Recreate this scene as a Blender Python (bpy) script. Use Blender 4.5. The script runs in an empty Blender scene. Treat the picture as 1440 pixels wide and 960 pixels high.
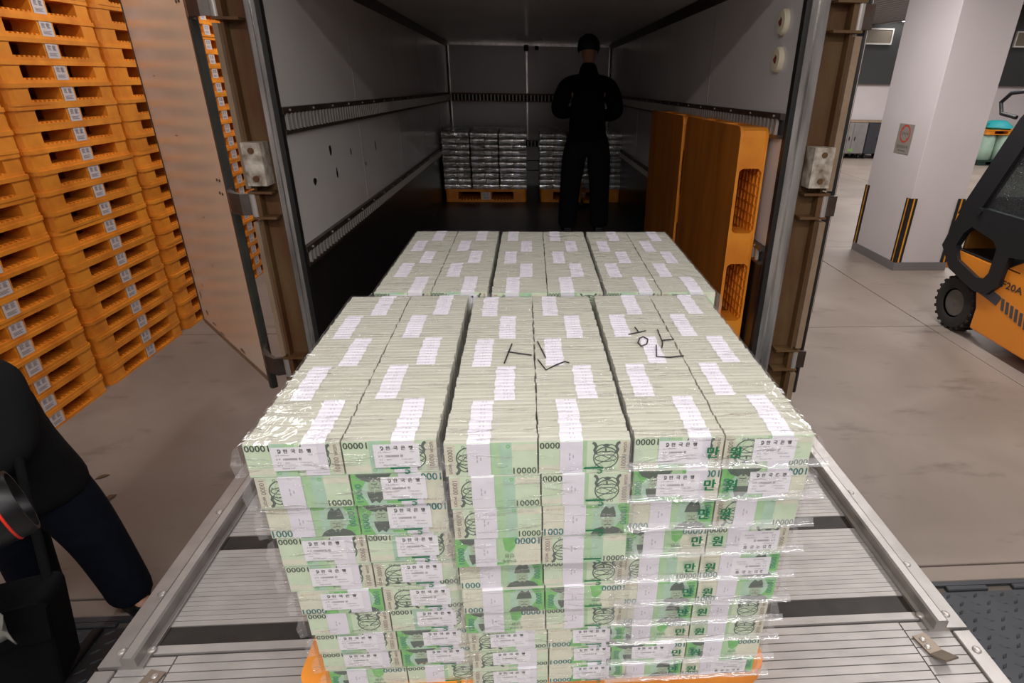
import bpy, math, random
from mathutils import Vector, Matrix, Euler
SC = bpy.context.scene
COL = SC.collection
random.seed(7)
PI = math.pi

# ------------------------------------------------------------------ camera
cam = bpy.data.cameras.new('camera'); cam_o = bpy.data.objects.new('camera', cam); COL.objects.link(cam_o)
SC.camera = cam_o
PITCH, YAW, ROLL = 0.4449, -0.0721, 0.0164
cy_, sy_, cp_, sp_ = math.cos(YAW), math.sin(YAW), math.cos(PITCH), math.sin(PITCH)
fw = Vector((-sy_*cp_, cy_*cp_, -sp_)); rt = Vector((cy_, sy_, 0)); up = rt.cross(fw)
rt2 = math.cos(ROLL)*rt + math.sin(ROLL)*up; up2 = -math.sin(ROLL)*rt + math.cos(ROLL)*up
M = Matrix((rt2, up2, -fw)).transposed().to_4x4(); M.translation = Vector((-0.0479, -0.816, 1.3203))
cam_o.matrix_world = M
cam.sensor_width = 36; cam.lens = 821.866/1440*36
cam.shift_x = (720-798.87)/1440; cam.shift_y = (498.1-480)/1440
cam.clip_start = 0.02; cam.clip_end = 100
# ------------------------------------------------------------------ world, lamps, exposure
SC.view_settings.view_transform = 'Standard'; SC.view_settings.look = 'None'
SC.view_settings.gamma = 1.0; SC.view_settings.use_curve_mapping = False
SC.view_settings.exposure = 0.0
w = bpy.data.worlds.new('hall_air'); SC.world = w; w.use_nodes = True
w.node_tree.nodes['Background'].inputs[0].default_value = (0.95, 0.93, 0.95, 1)
w.node_tree.nodes['Background'].inputs[1].default_value = 0.10
def area(name, loc, sx, sy, energy, rot=(0, 0, 0), col=(1, .965, .95)):
    l = bpy.data.lights.new(name, 'AREA'); l.shape = 'RECTANGLE'; l.size = sx; l.size_y = sy
    l.energy = energy; l.color = col
    o = bpy.data.objects.new(name, l); COL.objects.link(o); o.location = loc; o.rotation_euler = rot
    return o
area('ceiling_and_fill_lamp', (-0.15, -0.75, 2.64), 3.4, .22, 70)
area('ceiling_and_fill_lamp', (0.6, -2.6, 2.64), 3.0, .25, 50)  # unseen fill behind the camera, added to light the front faces
area('ceiling_and_fill_lamp', (0.5, -4.6, 2.64), 3.0, .25, 90)  # second added fill, further back, also reaching deep into the truck
area('ceiling_and_fill_lamp', (-2.0, 3.0, 2.64), .22, 2.4, 28)
area('ceiling_and_fill_lamp', (-2.0, 5.9, 2.64), .22, 2.4, 36)
area('ceiling_and_fill_lamp', (2.9, 1.2, 2.64), .22, 2.6, 56)
area('ceiling_and_fill_lamp', (3.0, 4.6, 2.64), .22, 2.6, 80)
area('ceiling_and_fill_lamp', (6.6, 8.2, 2.64), .3, 4.0, 150)
area('ceiling_and_fill_lamp', (7.2, 3.0, 2.64), .3, 3.0, 100)
area('ceiling_and_fill_lamp', (9.0, 13.2, 2.64), .3, 4.0, 160)
area('ceiling_and_fill_lamp', (13.0, 12.5, 3.2), .3, 4.0, 160)

# ------------------------------------------------------------------ helpers
def lin(r, g, b):
    f = lambda c: (c/255/12.92) if c/255 <= .04045 else ((c/255+.055)/1.055)**2.4
    return (f(r), f(g), f(b), 1)
MATS = {}
def mat(name, col, rough=.6, metal=0, spec=.5, noise=0, nscale=8, bump=0, bscale=40, coat=0, col2=None, stretch=None, alpha=None):
    m = bpy.data.materials.new(name); m.use_nodes = True; nt = m.node_tree; b = nt.nodes['Principled BSDF']
    b.inputs['Base Color'].default_value = col; b.inputs['Roughness'].default_value = rough
    b.inputs['Metallic'].default_value = metal; b.inputs['Specular IOR Level'].default_value = spec
    if coat: b.inputs['Coat Weight'].default_value = coat; b.inputs['Coat Roughness'].default_value = .06
    if noise or bump:
        g = nt.nodes.new('ShaderNodeNewGeometry'); src = g.outputs['Position']
        if stretch:
            mp = nt.nodes.new('ShaderNodeMapping'); mp.inputs['Scale'].default_value = stretch
            nt.links.new(src, mp.inputs[0]); src = mp.outputs[0]
    if noise:
        n = nt.nodes.new('ShaderNodeTexNoise'); n.inputs['Scale'].default_value = nscale; n.inputs['Detail'].default_value = 5
        nt.links.new(src, n.inputs['Vector'])
        r = nt.nodes.new('ShaderNodeMapRange'); r.inputs[1].default_value = .3; r.inputs[2].default_value = .7
        nt.links.new(n.outputs[0], r.inputs[0])
        mx = nt.nodes.new('ShaderNodeMix'); mx.data_type = 'RGBA'
        mx.inputs['A'].default_value = col2 if col2 else tuple(c*(1-noise) for c in col[:3])+(1,)
        mx.inputs['B'].default_value = col
        nt.links.new(r.outputs[0], mx.inputs['Factor']); nt.links.new(mx.outputs['Result'], b.inputs['Base Color'])
    if bump:
        n2 = nt.nodes.new('ShaderNodeTexNoise'); n2.inputs['Scale'].default_value = bscale; n2.inputs['Detail'].default_value = 3
        nt.links.new(src, n2.inputs['Vector'])
        bp = nt.nodes.new('ShaderNodeBump'); bp.inputs['Strength'].default_value = bump; bp.inputs['Distance'].default_value = .004
        nt.links.new(n2.outputs[0], bp.inputs['Height']); nt.links.new(bp.outputs[0], b.inputs['Normal'])
    MATS[name] = m
    return m

class MB:
    """collects geometry for ONE mesh object"""
    def __init__(s): s.v = []; s.f = []; s.m = []; s.T = None
    def add(s, verts, faces, mi=0):
        o = len(s.v)
        if s.T is not None: verts = [tuple(s.T @ Vector(p)) for p in verts]
        s.v += [tuple(p) for p in verts]; s.f += [tuple(o+i for i in f) for f in faces]; s.m += [mi]*len(faces)
    def box(s, x0, x1, y0, y1, z0, z1, mi=0):
        s.add([(x0,y0,z0),(x1,y0,z0),(x1,y1,z0),(x0,y1,z0),(x0,y0,z1),(x1,y0,z1),(x1,y1,z1),(x0,y1,z1)],
              [(3,2,1,0),(4,5,6,7),(0,1,5,4),(1,2,6,5),(2,3,7,6),(3,0,4,7)], mi)
    def bbox(s, x0, x1, y0, y1, z0, z1, c=.004, mi=0):
        """box with chamfered edges"""
        P = []
        for sx in (0, 1):
            for sy in (0, 1):
                for sz in (0, 1):
                    X, Y, Z = (x0, x1)[sx], (y0, y1)[sy], (z0, z1)[sz]
                    dx, dy, dz = c*(1-2*sx), c*(1-2*sy), c*(1-2*sz)
                    P += [(X, Y+dy, Z+dz), (X+dx, Y, Z+dz), (X+dx, Y+dy, Z)]
        i = lambda sx, sy, sz, k: (sx*4+sy*2+sz)*3+k
        F = [(i(0,0,0,0),i(0,0,1,0),i(0,1,1,0),i(0,1,0,0)), (i(1,0,0,0),i(1,1,0,0),i(1,1,1,0),i(1,0,1,0)),
             (i(0,0,0,1),i(1,0,0,1),i(1,0,1,1),i(0,0,1,1)), (i(0,1,0,1),i(0,1,1,1),i(1,1,1,1),i(1,1,0,1)),
             (i(0,0,0,2),i(0,1,0,2),i(1,1,0,2),i(1,0,0,2)), (i(0,0,1,2),i(1,0,1,2),i(1,1,1,2),i(0,1,1,2))]
        for a in (0, 1):
            for b in (0, 1):
                q = (i(0,a,b,1),i(0,a,b,2),i(1,a,b,2),i(1,a,b,1)); F.append(q if (a+b) % 2 else q[::-1])
                q = (i(a,0,b,0),i(a,1,b,0),i(a,1,b,2),i(a,0,b,2)); F.append(q if (a+b) % 2 else q[::-1])
                q = (i(a,b,0,0),i(a,b,0,1),i(a,b,1,1),i(a,b,1,0)); F.append(q if (a+b) % 2 else q[::-1])
                for z in (0, 1): pass
        for a in (0, 1):
            for b in (0, 1):
                for d in (0, 1):
                    t = (i(a,b,d,0), i(a,b,d,1), i(a,b,d,2)); F.append(t if (a+b+d) % 2 else t[::-1])
        s.add(P, F, mi)
    def prism(s, pts, z0, z1, mi=0, axis='z'):
        """extrude a 2-D outline; axis tells the extrusion direction"""
        n = len(pts)
        mp = {'z': lambda a, b, c: (a, b, c), 'x': lambda a, b, c: (c, a, b), 'y': lambda a, b, c: (a, c, b)}[axis]
        V = [mp(a, b, z0) for a, b in pts]+[mp(a, b, z1) for a, b in pts]
        F = [tuple(range(n))[::-1], tuple(range(n, 2*n))]+[(i, (i+1) % n, n+(i+1) % n, n+i) for i in range(n)]
        s.add(V, F, mi)
    def cyl(s, p0, p1, r0, r1=None, n=16, mi=0, caps=True):
        r1 = r0 if r1 is None else r1
        p0 = Vector(p0); p1 = Vector(p1); d = (p1-p0).normalized()
        a = d.orthogonal().normalized(); b = d.cross(a)
        V = []; F = []
        for p, r in ((p0, r0), (p1, r1)):
            for k in range(n):
                t = 2*PI*k/n; V.append(tuple(p+a*r*math.cos(t)+b*r*math.sin(t)))
        for k in range(n): F.append((k, (k+1) % n, n+(k+1) % n, n+k))
        if caps: F += [tuple(range(n))[::-1], tuple(range(n, 2*n))]
        s.add(V, F, mi)
    def lathe(s, prof, origin, axis, n=24, mi=0, caps=True):
        """prof: list of (radius, distance along axis)"""
        o = Vector(origin); d = Vector(axis).normalized(); a = d.orthogonal().normalized(); b = d.cross(a)
        V = []; F = []
        for r, h in prof:
            for k in range(n):
                t = 2*PI*k/n; V.append(tuple(o+d*h+a*r*math.cos(t)+b*r*math.sin(t)))
        for j in range(len(prof)-1):
            for k in range(n): F.append((j*n+k, j*n+(k+1) % n, (j+1)*n+(k+1) % n, (j+1)*n+k))
        if caps: F += [tuple(range(n))[::-1], tuple(range((len(prof)-1)*n, len(prof)*n))]
        s.add(V, F, mi)
    def tube(s, pts, r, n=8, mi=0):
        pts = [Vector(p) for p in pts]; V = []; F = []; N = len(pts)
        a = None
        for j, p in enumerate(pts):
            d = (pts[min(j+1, N-1)]-pts[max(j-1, 0)]).normalized()
            a = d.orthogonal().normalized() if a is None else (a-d*a.dot(d)).normalized()
            b = d.cross(a)
            for k in range(n):
                t = 2*PI*k/n; V.append(tuple(p+a*r*math.cos(t)+b*r*math.sin(t)))
        for j in range(N-1):
            for k in range(n): F.append((j*n+k, j*n+(k+1) % n, (j+1)*n+(k+1) % n, (j+1)*n+k))
        F += [tuple(range(n))[::-1], tuple(range((N-1)*n, N*n))]
        s.add(V, F, mi)
    def mesh(s, name, mats, smooth=None):
        me = bpy.data.meshes.new(name); me.from_pydata(s.v, [], s.f); me.update()
        for m in (mats if isinstance(mats, (list, tuple)) else [mats]): me.materials.append(m)
        me.polygons.foreach_set('material_index', s.m)
        if smooth is not None:
            me.polygons.foreach_set('use_smooth', [True]*len(s.f))
            me.set_sharp_from_angle(angle=math.radians(smooth))
        return me
    def build(s, name, mats, parent=None, loc=(0, 0, 0), rot=(0, 0, 0), smooth=None):
        return link(name, s.mesh(name, mats, smooth), parent, loc, rot)
def link(name, me, parent=None, loc=(0, 0, 0), rot=(0, 0, 0)):
    o = bpy.data.objects.new(name, me); COL.objects.link(o); o.parent = parent; o.location = loc; o.rotation_euler = rot
    return o
def tag(o, label=None, cat=None, group=None, kind=None):
    if label: o['label'] = label
    if cat: o['category'] = cat
    if group: o['group'] = group
    if kind: o['kind'] = kind
    return o
def thing(name, label, cat, loc=(0, 0, 0), rot=(0, 0, 0), group=None):
    return tag(link(name, None, None, loc, rot), label, cat, group)
def copy_tree(o, parent=None):
    c = o.copy(); COL.objects.link(c); c.parent = parent
    for ch in o.children: copy_tree(ch, c)
    return c
def arc(cx, cy, r, a0, a1, n): return [(cx+r*math.cos(a0+(a1-a0)*k/n), cy+r*math.sin(a0+(a1-a0)*k/n)) for k in range(n+1)]
def rrect(x0, x1, y0, y1, r, n=5):
    return arc(x1-r, y0+r, r, -PI/2, 0, n)+arc(x1-r, y1-r, r, 0, PI/2, n)+arc(x0+r, y1-r, r, PI/2, PI, n)+arc(x0+r, y0+r, r, PI, 1.5*PI, n)
ORD = ['first','second','third','fourth','fifth','sixth','seventh','eighth','ninth','tenth','eleventh','twelfth','thirteenth','fourteenth','fifteenth','sixteenth','seventeenth','eighteenth','nineteenth','twentieth','twenty-first','twenty-second','twenty-third','twenty-fourth']

# text as flat mesh, cached: list of verts (x,y) with height 1 = cap height, and faces
_TXT = {}
def text_geo(body):
    if body in _TXT: return _TXT[body]
    cu = bpy.data.curves.new('lettering', 'FONT'); cu.body = body; cu.resolution_u = 2
    o = bpy.data.objects.new('lettering', cu); COL.objects.link(o)
    dg = bpy.context.evaluated_depsgraph_get()
    me = bpy.data.meshes.new_from_object(o.evaluated_get(dg))
    V = [(v.co.x, v.co.y) for v in me.vertices]; F = [tuple(p.vertices) for p in me.polygons]
    bpy.data.objects.remove(o); bpy.data.curves.remove(cu); bpy.data.meshes.remove(me)
    x0 = min(p[0] for p in V); x1 = max(p[0] for p in V); y0 = min(p[1] for p in V); y1 = max(p[1] for p in V)
    h = y1-y0
    V = [((x-(x0+x1)/2)/h, (y-(y0+y1)/2)/h) for x, y in V]
    _TXT[body] = (V, F, (x1-x0)/h)
    return _TXT[body]
class Draw:
    """flat print on a plane facing -Y (x right, z up); every call sits a hair further out"""
    def __init__(s, step=2e-5): s.mb = MB(); s.y = 0; s.step = step; s.flip = 1
    def _put(s, pts, faces, mi):
        k = s.flip
        s.mb.add([(k*x, s.y, k*z) for x, z in pts], faces, mi); s.y -= s.step
    def poly(s, pts, mi): s._put(pts, [tuple(range(len(pts)))], mi)
    def rect(s, x0, x1, z0, z1, mi): s.poly([(x0, z0), (x1, z0), (x1, z1), (x0, z1)], mi)
    def ell(s, cx, cz, rx, rz, mi, n=20): s.poly([(cx+rx*math.cos(2*PI*k/n), cz+rz*math.sin(2*PI*k/n)) for k in range(n)], mi)
    def line(s, pts, wd, mi, closed=False):
        P = [Vector((a, b)) for a, b in pts]; N = len(P); L = []; R = []
        for i in range(N):
            if closed: d = P[(i+1) % N]-P[i-1]
            else: d = P[min(i+1, N-1)]-P[max(i-1, 0)]
            d = d.normalized() if d.length > 0 else Vector((1, 0)); q = Vector((-d.y, d.x))*wd/2
            L.append(P[i]+q); R.append(P[i]-q)
        V = [tuple(p) for p in L]+[tuple(p) for p in R]
        F = [(i, (i+1) % N, N+(i+1) % N, N+i)[::-1] for i in range(N if closed else N-1)]
        s._put(V, F, mi)
    def ring(s, cx, cz, rx, rz, wd, mi, n=22, a0=0, a1=2*PI):
        full = abs(a1-a0) > 6.2
        s.line([(cx+rx*math.cos(a0+(a1-a0)*k/n), cz+rz*math.sin(a0+(a1-a0)*k/n)) for k in range(n if full else n+1)], wd, mi, full)
    def text(s, body, cx, cz, h, mi, rot=0, wmax=None, sq=1, bold=0):
        if bold:
            for a_, b_ in ((-bold, 0), (bold, 0), (0, bold)): s.text(body, cx+a_, cz+b_, h, mi, rot, wmax, sq)
        V, F, asp = text_geo(body); c, sn = math.cos(rot), math.sin(rot)
        k = h; kx = h*sq
        if wmax and asp*kx > wmax: kx = wmax/asp
        s._put([(cx+x*kx*c-z*k*sn, cz+x*kx*sn+z*k*c) for x, z in V], F, mi)

# ------------------------------------------------------------------ materials
def floor_material():
    m = mat('warm_grey_concrete', lin(158, 147, 138), .5, spec=.4)
    nt = m.node_tree; b = nt.nodes['Principled BSDF']; N = nt.nodes.new; L = nt.links.new
    g = N('ShaderNodeNewGeometry')
    n1 = N('ShaderNodeTexNoise'); n1.inputs['Scale'].default_value = 1.1; n1.inputs['Detail'].default_value = 6; n1.inputs['Distortion'].default_value = .6
    mp = N('ShaderNodeMapping'); mp.inputs['Scale'].default_value = (1.2, 3.2, 1); mp.inputs['Rotation'].default_value = (0, 0, .3)
    L(g.outputs['Position'], n1.inputs['Vector']); L(g.outputs['Position'], mp.inputs[0])
    n2 = N('ShaderNodeTexNoise'); n2.inputs['Scale'].default_value = 1.5; n2.inputs['Detail'].default_value = 8; n2.inputs['Roughness'].default_value = .62
    L(mp.outputs[0], n2.inputs['Vector'])
    r1 = N('ShaderNodeValToRGB'); r1.color_ramp.elements[0].position = .3; r1.color_ramp.elements[0].color = lin(128, 115, 105); r1.color_ramp.elements[1].position = .7; r1.color_ramp.elements[1].color = lin(150, 137, 127)
    L(n1.outputs[0], r1.inputs[0])
    r2 = N('ShaderNodeValToRGB'); r2.color_ramp.elements[0].position = .27; r2.color_ramp.elements[0].color = (.62, .61, .60, 1); r2.color_ramp.elements[1].position = .42; r2.color_ramp.elements[1].color = (1, 1, 1, 1)
    L(n2.outputs[0], r2.inputs[0])
    mx = N('ShaderNodeMix'); mx.data_type = 'RGBA'; mx.blend_type = 'MULTIPLY'; mx.inputs['Factor'].default_value = 1
    L(r1.outputs[0], mx.inputs['A']); L(r2.outputs[0], mx.inputs['B']); L(mx.outputs['Result'], b.inputs['Base Color'])
    return m
M_floor = floor_material()
M_joint = mat('floor_joint_dark', lin(96, 88, 80), .8)
M_white_wall = mat('white_plaster', lin(212, 203, 203), .7, noise=.05, nscale=2)
M_dark_wall = mat('dark_wall_panel', lin(52, 53, 54), .6)
M_ceiling = mat('corrugated_ceiling_sheet', lin(168, 165, 166), .5)
M_orange = None
def orange_material():
    m = mat('orange_plastic', lin(228, 138, 30), .45, spec=.4)
    nt = m.node_tree; b = nt.nodes['Principled BSDF']; N = nt.nodes.new; L = nt.links.new
    g = N('ShaderNodeNewGeometry'); oi = N('ShaderNodeObjectInfo')
    n = N('ShaderNodeTexNoise'); n.inputs['Scale'].default_value = 6; n.inputs['Detail'].default_value = 6; L(g.outputs['Position'], n.inputs['Vector'])
    r = N('ShaderNodeValToRGB'); r.color_ramp.elements[0].position = .3; r.color_ramp.elements[0].color = lin(212, 122, 30); r.color_ramp.elements[1].position = .62; r.color_ramp.elements[1].color = lin(238, 150, 44)
    L(n.outputs[0], r.inputs[0])
    hs = N('ShaderNodeHueSaturation'); mr = N('ShaderNodeMapRange'); mr.inputs[3].default_value = .84; mr.inputs[4].default_value = 1.06
    L(oi.outputs['Random'], mr.inputs[0]); L(mr.outputs[0], hs.inputs['Value']); L(r.outputs[0], hs.inputs['Color']); L(hs.outputs[0], b.inputs['Base Color'])
    return m
M_orange = orange_material()
M_sticker = mat('sticker_white', lin(206, 196, 196), .6)
M_sticker_ink = mat('sticker_grey_print', lin(140, 130, 132), .7)
M_panel = mat('truck_wall_panel', lin(222, 218, 216), .22, spec=.5, noise=.10, nscale=1.6, bump=.05, bscale=6)
M_kick = mat('truck_kick_board', lin(36, 32, 31), .35, noise=.25, nscale=7)
M_truck_floor = mat('truck_floor_board', lin(44, 40, 38), .4, noise=.3, nscale=6)
M_rail = mat('cargo_rail_steel', lin(96, 90, 86), .42, metal=.7, noise=.5, nscale=14, col2=lin(84, 64, 52))
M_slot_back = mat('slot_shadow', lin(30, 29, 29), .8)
M_bright = mat('polished_stainless', lin(226, 224, 220), .22, metal=.8, noise=.6, nscale=20, stretch=(1, 1, .12), bump=.12, bscale=18)
M_rust = mat('rusty_brown_steel', lin(104, 82, 48), .7, noise=.6, nscale=5, col2=lin(86, 46, 16), bump=.25, bscale=60, stretch=(2.5, 2.5, .6))
M_tan = mat('weathered_tan_flange', lin(150, 126, 102), .7, noise=.3, nscale=12)
M_rubber = mat('black_rubber', lin(26, 26, 25), .5)
M_gasket = mat('grey_green_gasket', lin(62, 64, 58), .45, noise=.3, nscale=10)
M_door = mat('door_panel_cream', lin(236, 216, 194), .16, spec=.3, coat=0, noise=.05, nscale=5)
M_alu = mat('aluminium_plate', lin(184, 178, 174), .5, metal=.35, noise=.22, nscale=9, stretch=(1, 2.5, 1))
M_alu_edge = mat('aluminium_rail', lin(176, 171, 167), .4, metal=.6, noise=.2, nscale=14)
M_black_strip = mat('worn_black_strip', lin(48, 42, 38), .6, noise=.5, nscale=16, col2=lin(30, 26, 23))
M_groove = mat('groove_dark', lin(70, 66, 64), .8)
M_steel = mat('bolt_steel', lin(182, 176, 170), .35, metal=.45)
M_tab = mat('bronze_steel_tab', lin(150, 136, 122), .45, metal=.7, noise=.2, nscale=20)
M_checker = mat('checker_plate_grey', lin(74, 76, 80), .5, metal=.3, noise=.2, nscale=8)
M_black_cloth = mat('black_cloth', lin(17, 17, 18), .95, spec=.15, bump=.3, bscale=30)
M_dark_cloth = mat('charcoal_jersey', lin(24, 24, 25), .95, spec=.15, bump=.3, bscale=35)
M_deck_worn_shaded = mat('worn_shaded_deck_orange', lin(190, 112, 34), .55, spec=.3, noise=.45, nscale=3, stretch=(1, 3, .5), col2=lin(150, 84, 24), bump=.15, bscale=120)  # brown wear grain, plus the deck's shade put into the darker colour
M_navy = mat('navy_denim', lin(19, 24, 36), .95, spec=.15, noise=.3, nscale=25, bump=.3, bscale=40)
M_skin = mat('skin', lin(190, 140, 116), .55)
M_hair = mat('black_hair', lin(14, 13, 13), .6, bump=.4, bscale=160)
M_shoe = mat('black_leather', lin(16, 16, 16), .4)
M_lens = mat('lens_black', lin(14, 14, 15), .4, spec=.3)
M_glass = mat('lens_glass', lin(8, 10, 14), .05, coat=1)
M_red = mat('red_ring', lin(200, 40, 24), .4)
M_fork_orange = mat('forklift_orange_paint', lin(232, 140, 34), .28, spec=.5, coat=.3, noise=.06, nscale=4)
M_fork_dark = mat('forklift_dark_frame', lin(28, 29, 32), .42)
M_fork_grey = mat('forklift_grey_decal', lin(74, 74, 78), .5)
M_tyre = mat('tyre_rubber', lin(40, 36, 33), .85, noise=.3, nscale=30)
M_hub = mat('wheel_hub', lin(92, 86, 80), .55)
M_yellow = mat('yellow_stripe', lin(224, 150, 30), .55)
M_black = mat('black_plastic', lin(24, 22, 21), .55)
M_base_grey = mat('grey_skirting', lin(122, 119, 118), .6)
M_sign = mat('sign_plate', lin(168, 160, 150), .4, metal=.3)
M_sign_red = mat('sign_red', lin(196, 62, 40), .5)
M_sign_ink = mat('sign_ink', lin(58, 54, 52), .6)
M_cab = mat('galvanised_cabinet', lin(150, 146, 144), .4, metal=.4, noise=.2, nscale=5)
M_cab_dark = mat('dark_grey_cabinet', lin(70, 72, 78), .4, metal=.4, noise=.2, nscale=5)
M_label_green = mat('green_label', lin(120, 150, 80), .6)
M_vent_glass = mat('vent_pane', lin(120, 110, 96), .3)
M_white_frame = mat('white_frame', lin(214, 210, 206), .5)
M_teal = mat('teal_bag', lin(30, 150, 156), .6, bump=.4, bscale=12)
M_pale_green = mat('pale_green_wrap', lin(168, 196, 178), .3, noise=.18, nscale=8, bump=.4, bscale=14)
M_dark_green = mat('dark_green_pallet', lin(26, 48, 40), .6)
M_cloth_grey = mat('grey_cloth', lin(150, 148, 140), .9)
# money
def edge_material():
    m = mat('banknote_edges', lin(206, 204, 184), .75, spec=.2)
    nt = m.node_tree; b = nt.nodes['Principled BSDF']; N = nt.nodes.new; L = nt.links.new
    g = N('ShaderNodeNewGeometry'); mp = N('ShaderNodeMapping'); mp.inputs['Scale'].default_value = (6, 260, 40); L(g.outputs['Position'], mp.inputs[0])
    n = N('ShaderNodeTexNoise'); n.inputs['Scale'].default_value = 1; n.inputs['Detail'].default_value = 3; L(mp.outputs[0], n.inputs['Vector'])
    r = N('ShaderNodeValToRGB'); r.color_ramp.elements[0].position = .3; r.color_ramp.elements[0].color = lin(177, 176, 161); r.color_ramp.elements[1].position = .65; r.color_ramp.elements[1].color = lin(199, 197, 184)
    L(n.outputs[0], r.inputs[0]); L(r.outputs[0], b.inputs['Base Color'])
    bp = N('ShaderNodeBump'); bp.inputs['Strength'].default_value = .25; bp.inputs['Distance'].default_value = .001; L(n.outputs[0], bp.inputs['Height']); L(bp.outputs[0], b.inputs['Normal'])
    return m
M_edge = edge_material()
M_band = mat('white_paper_band', lin(230, 226, 234), .7, spec=.2, noise=.05, nscale=60)
M_band_ink = mat('band_stamp_ink', lin(190, 184, 196), .8)
M_paper = mat('white_label_paper', lin(236, 234, 238), .6, spec=.2)
M_ink = mat('black_print_ink', lin(44, 44, 46), .7)
M_ink_soft = mat('grey_print_ink', lin(120, 120, 124), .7)
def pale(name, c, c2=None): return mat(name, lin(*c), .6, spec=.25, noise=.12, nscale=45, col2=lin(*c2) if c2 else None)
M_n_base = pale('note_pale_green', (212, 227, 199), (202, 220, 188))
M_n_cream = pale('note_cream', (226, 226, 204))
M_n_pink = pale('note_rose_margin', (218, 214, 194))
M_n_mid = pale('note_mid_green', (170, 207, 160), (184, 214, 174))
M_n_aqua = pale('note_aqua', (182, 214, 190))
M_n_vivid = pale('note_vivid_green', (138, 204, 122), (116, 184, 106))
M_n_dark = mat('note_engraving_dark', lin(92, 104, 94), .6)
M_n_face = mat('note_engraving_light', lin(170, 188, 160), .6)
M_n_ink = mat('note_numeral_dark', lin(74, 84, 70), .6)
M_n_teal = mat('note_numeral_teal', lin(44, 122, 124), .6)
M_n_brown = mat('note_numeral_brown', lin(112, 98, 86), .6)
M_n_rose = mat('note_serial_rose', lin(186, 150, 126), .6)
M_film_green = mat('film_green_print', lin(20, 116, 74), .45)
M_marker = mat('black_marker', lin(30, 30, 32), .5)
NOTE_M = [M_n_base, M_n_cream, M_n_pink, M_n_mid, M_n_aqua, M_n_vivid, M_n_dark, M_n_face, M_n_ink, M_n_teal, M_n_brown, M_n_rose]
def film_material(name, haze, gloss, tint=(1, 1, 1, 1), rough=.10):
    m = bpy.data.materials.new(name); m.use_nodes = True; nt = m.node_tree; nt.nodes.clear(); N = nt.nodes.new; L = nt.links.new
    out = N('ShaderNodeOutputMaterial'); tr = N('ShaderNodeBsdfTransparent'); gl = N('ShaderNodeBsdfGlossy'); df = N('ShaderNodeBsdfDiffuse')
    tr.inputs[0].default_value = tint; gl.inputs['Roughness'].default_value = rough; df.inputs[0].default_value = (.9, .9, .92, 1)
    g = N('ShaderNodeNewGeometry'); mp = N('ShaderNodeMapping'); mp.inputs['Scale'].default_value = (9, 70, 60); L(g.outputs['Position'], mp.inputs[0])
    n = N('ShaderNodeTexNoise'); n.inputs['Scale'].default_value = 1; n.inputs['Detail'].default_value = 4; n.inputs['Distortion'].default_value = .8; L(mp.outputs[0], n.inputs['Vector'])
    n2 = N('ShaderNodeTexNoise'); n2.inputs['Scale'].default_value = 14; n2.inputs['Detail'].default_value = 2; n2.inputs['Distortion'].default_value = 1.5; L(g.outputs['Position'], n2.inputs['Vector'])
    rd = N('ShaderNodeMapRange'); rd.inputs[1].default_value = .56; rd.inputs[2].default_value = .74; rd.inputs[4].default_value = 1.6; L(n.outputs[0], rd.inputs[0])
    ad = N('ShaderNodeMath'); ad.operation = 'ADD'; L(rd.outputs[0], ad.inputs[0]); L(n2.outputs[0], ad.inputs[1])
    bp = N('ShaderNodeBump'); bp.inputs['Strength'].default_value = .75; bp.inputs['Distance'].default_value = .007; L(ad.outputs[0], bp.inputs['Height'])
    L(bp.outputs[0], gl.inputs['Normal'])
    lw = N('ShaderNodeLayerWeight'); lw.inputs[0].default_value = .5; L(bp.outputs[0], lw.inputs['Normal'])
    pw = N('ShaderNodeMath'); pw.operation = 'POWER'; pw.inputs[1].default_value = 4.5; L(lw.outputs['Facing'], pw.inputs[0])
    mu = N('ShaderNodeMath'); mu.operation = 'MULTIPLY_ADD'; mu.inputs[1].default_value = .5*gloss; mu.inputs[2].default_value = .035*gloss; L(pw.outputs[0], mu.inputs[0]); mu.use_clamp = True
    a = N('ShaderNodeMixShader'); a.inputs[0].default_value = haze; L(tr.outputs[0], a.inputs[1]); L(df.outputs[0], a.inputs[2])
    b = N('ShaderNodeMixShader'); L(mu.outputs[0], b.inputs[0]); L(a.outputs[0], b.inputs[1]); L(gl.outputs[0], b.inputs[2])
    L(b.outputs[0], out.inputs[0])
    return m
M_film = film_material('clear_shrink_film', .015, 1.5)
M_seam = film_material('milky_film_seam', .20, 3.0)
M_fin = film_material('film_ear', .09, 2.0)
M_film_far = film_material('brightened_shrink_film', .22, 14, rough=.16)  # extra haze and gloss stand in for light missing deep in the truck

ZF = -.72   # hall floor; the tail lift plate is z = 0
# ================================================================== the hall
tag(link('floor', None), kind='structure')
floor = bpy.data.objects['floor']
mb = MB(); mb.box(-6, 18, -6.5, 17.2, ZF-.14, ZF-.012); o = mb.build('floor_bed', M_joint, floor)
XB = [-6, -.4, 3.62, 7.6, 11.6, 18]; YB = [1.106, 3.95, 6.70, 9.6, 12.6, 17.2]
def slab(x0, x1, y0, y1, nm='floor_slab'):
    m = MB(); m.bbox(x0+.005, x1-.005, y0+.005, y1-.005, ZF-.03, ZF, .003); m.build(nm, M_floor, floor)
for i in range(5):
    for j in range(5): slab(XB[i], XB[i+1], YB[j], YB[j+1])
slab(-6, 18, 1.01, 1.106, 'kerb_strip')
slab(-6, -2.6, -6.5, 1.01); slab(2.75, 18, -6.5, 1.01)
def wall(name, x0, x1, y0, y1, z0, z1, m):
    b = MB(); b.box(x0, x1, y0, y1, z0, z1); return tag(b.build(name, m), kind='structure')
wall('wall_left', -4.6, -4.5, -6.5, 17.3, ZF, 3.6, M_white_wall)
wall('wall_rear', -4.6, 18, -6.6, -6.5, ZF, 3.6, M_white_wall)
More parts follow.
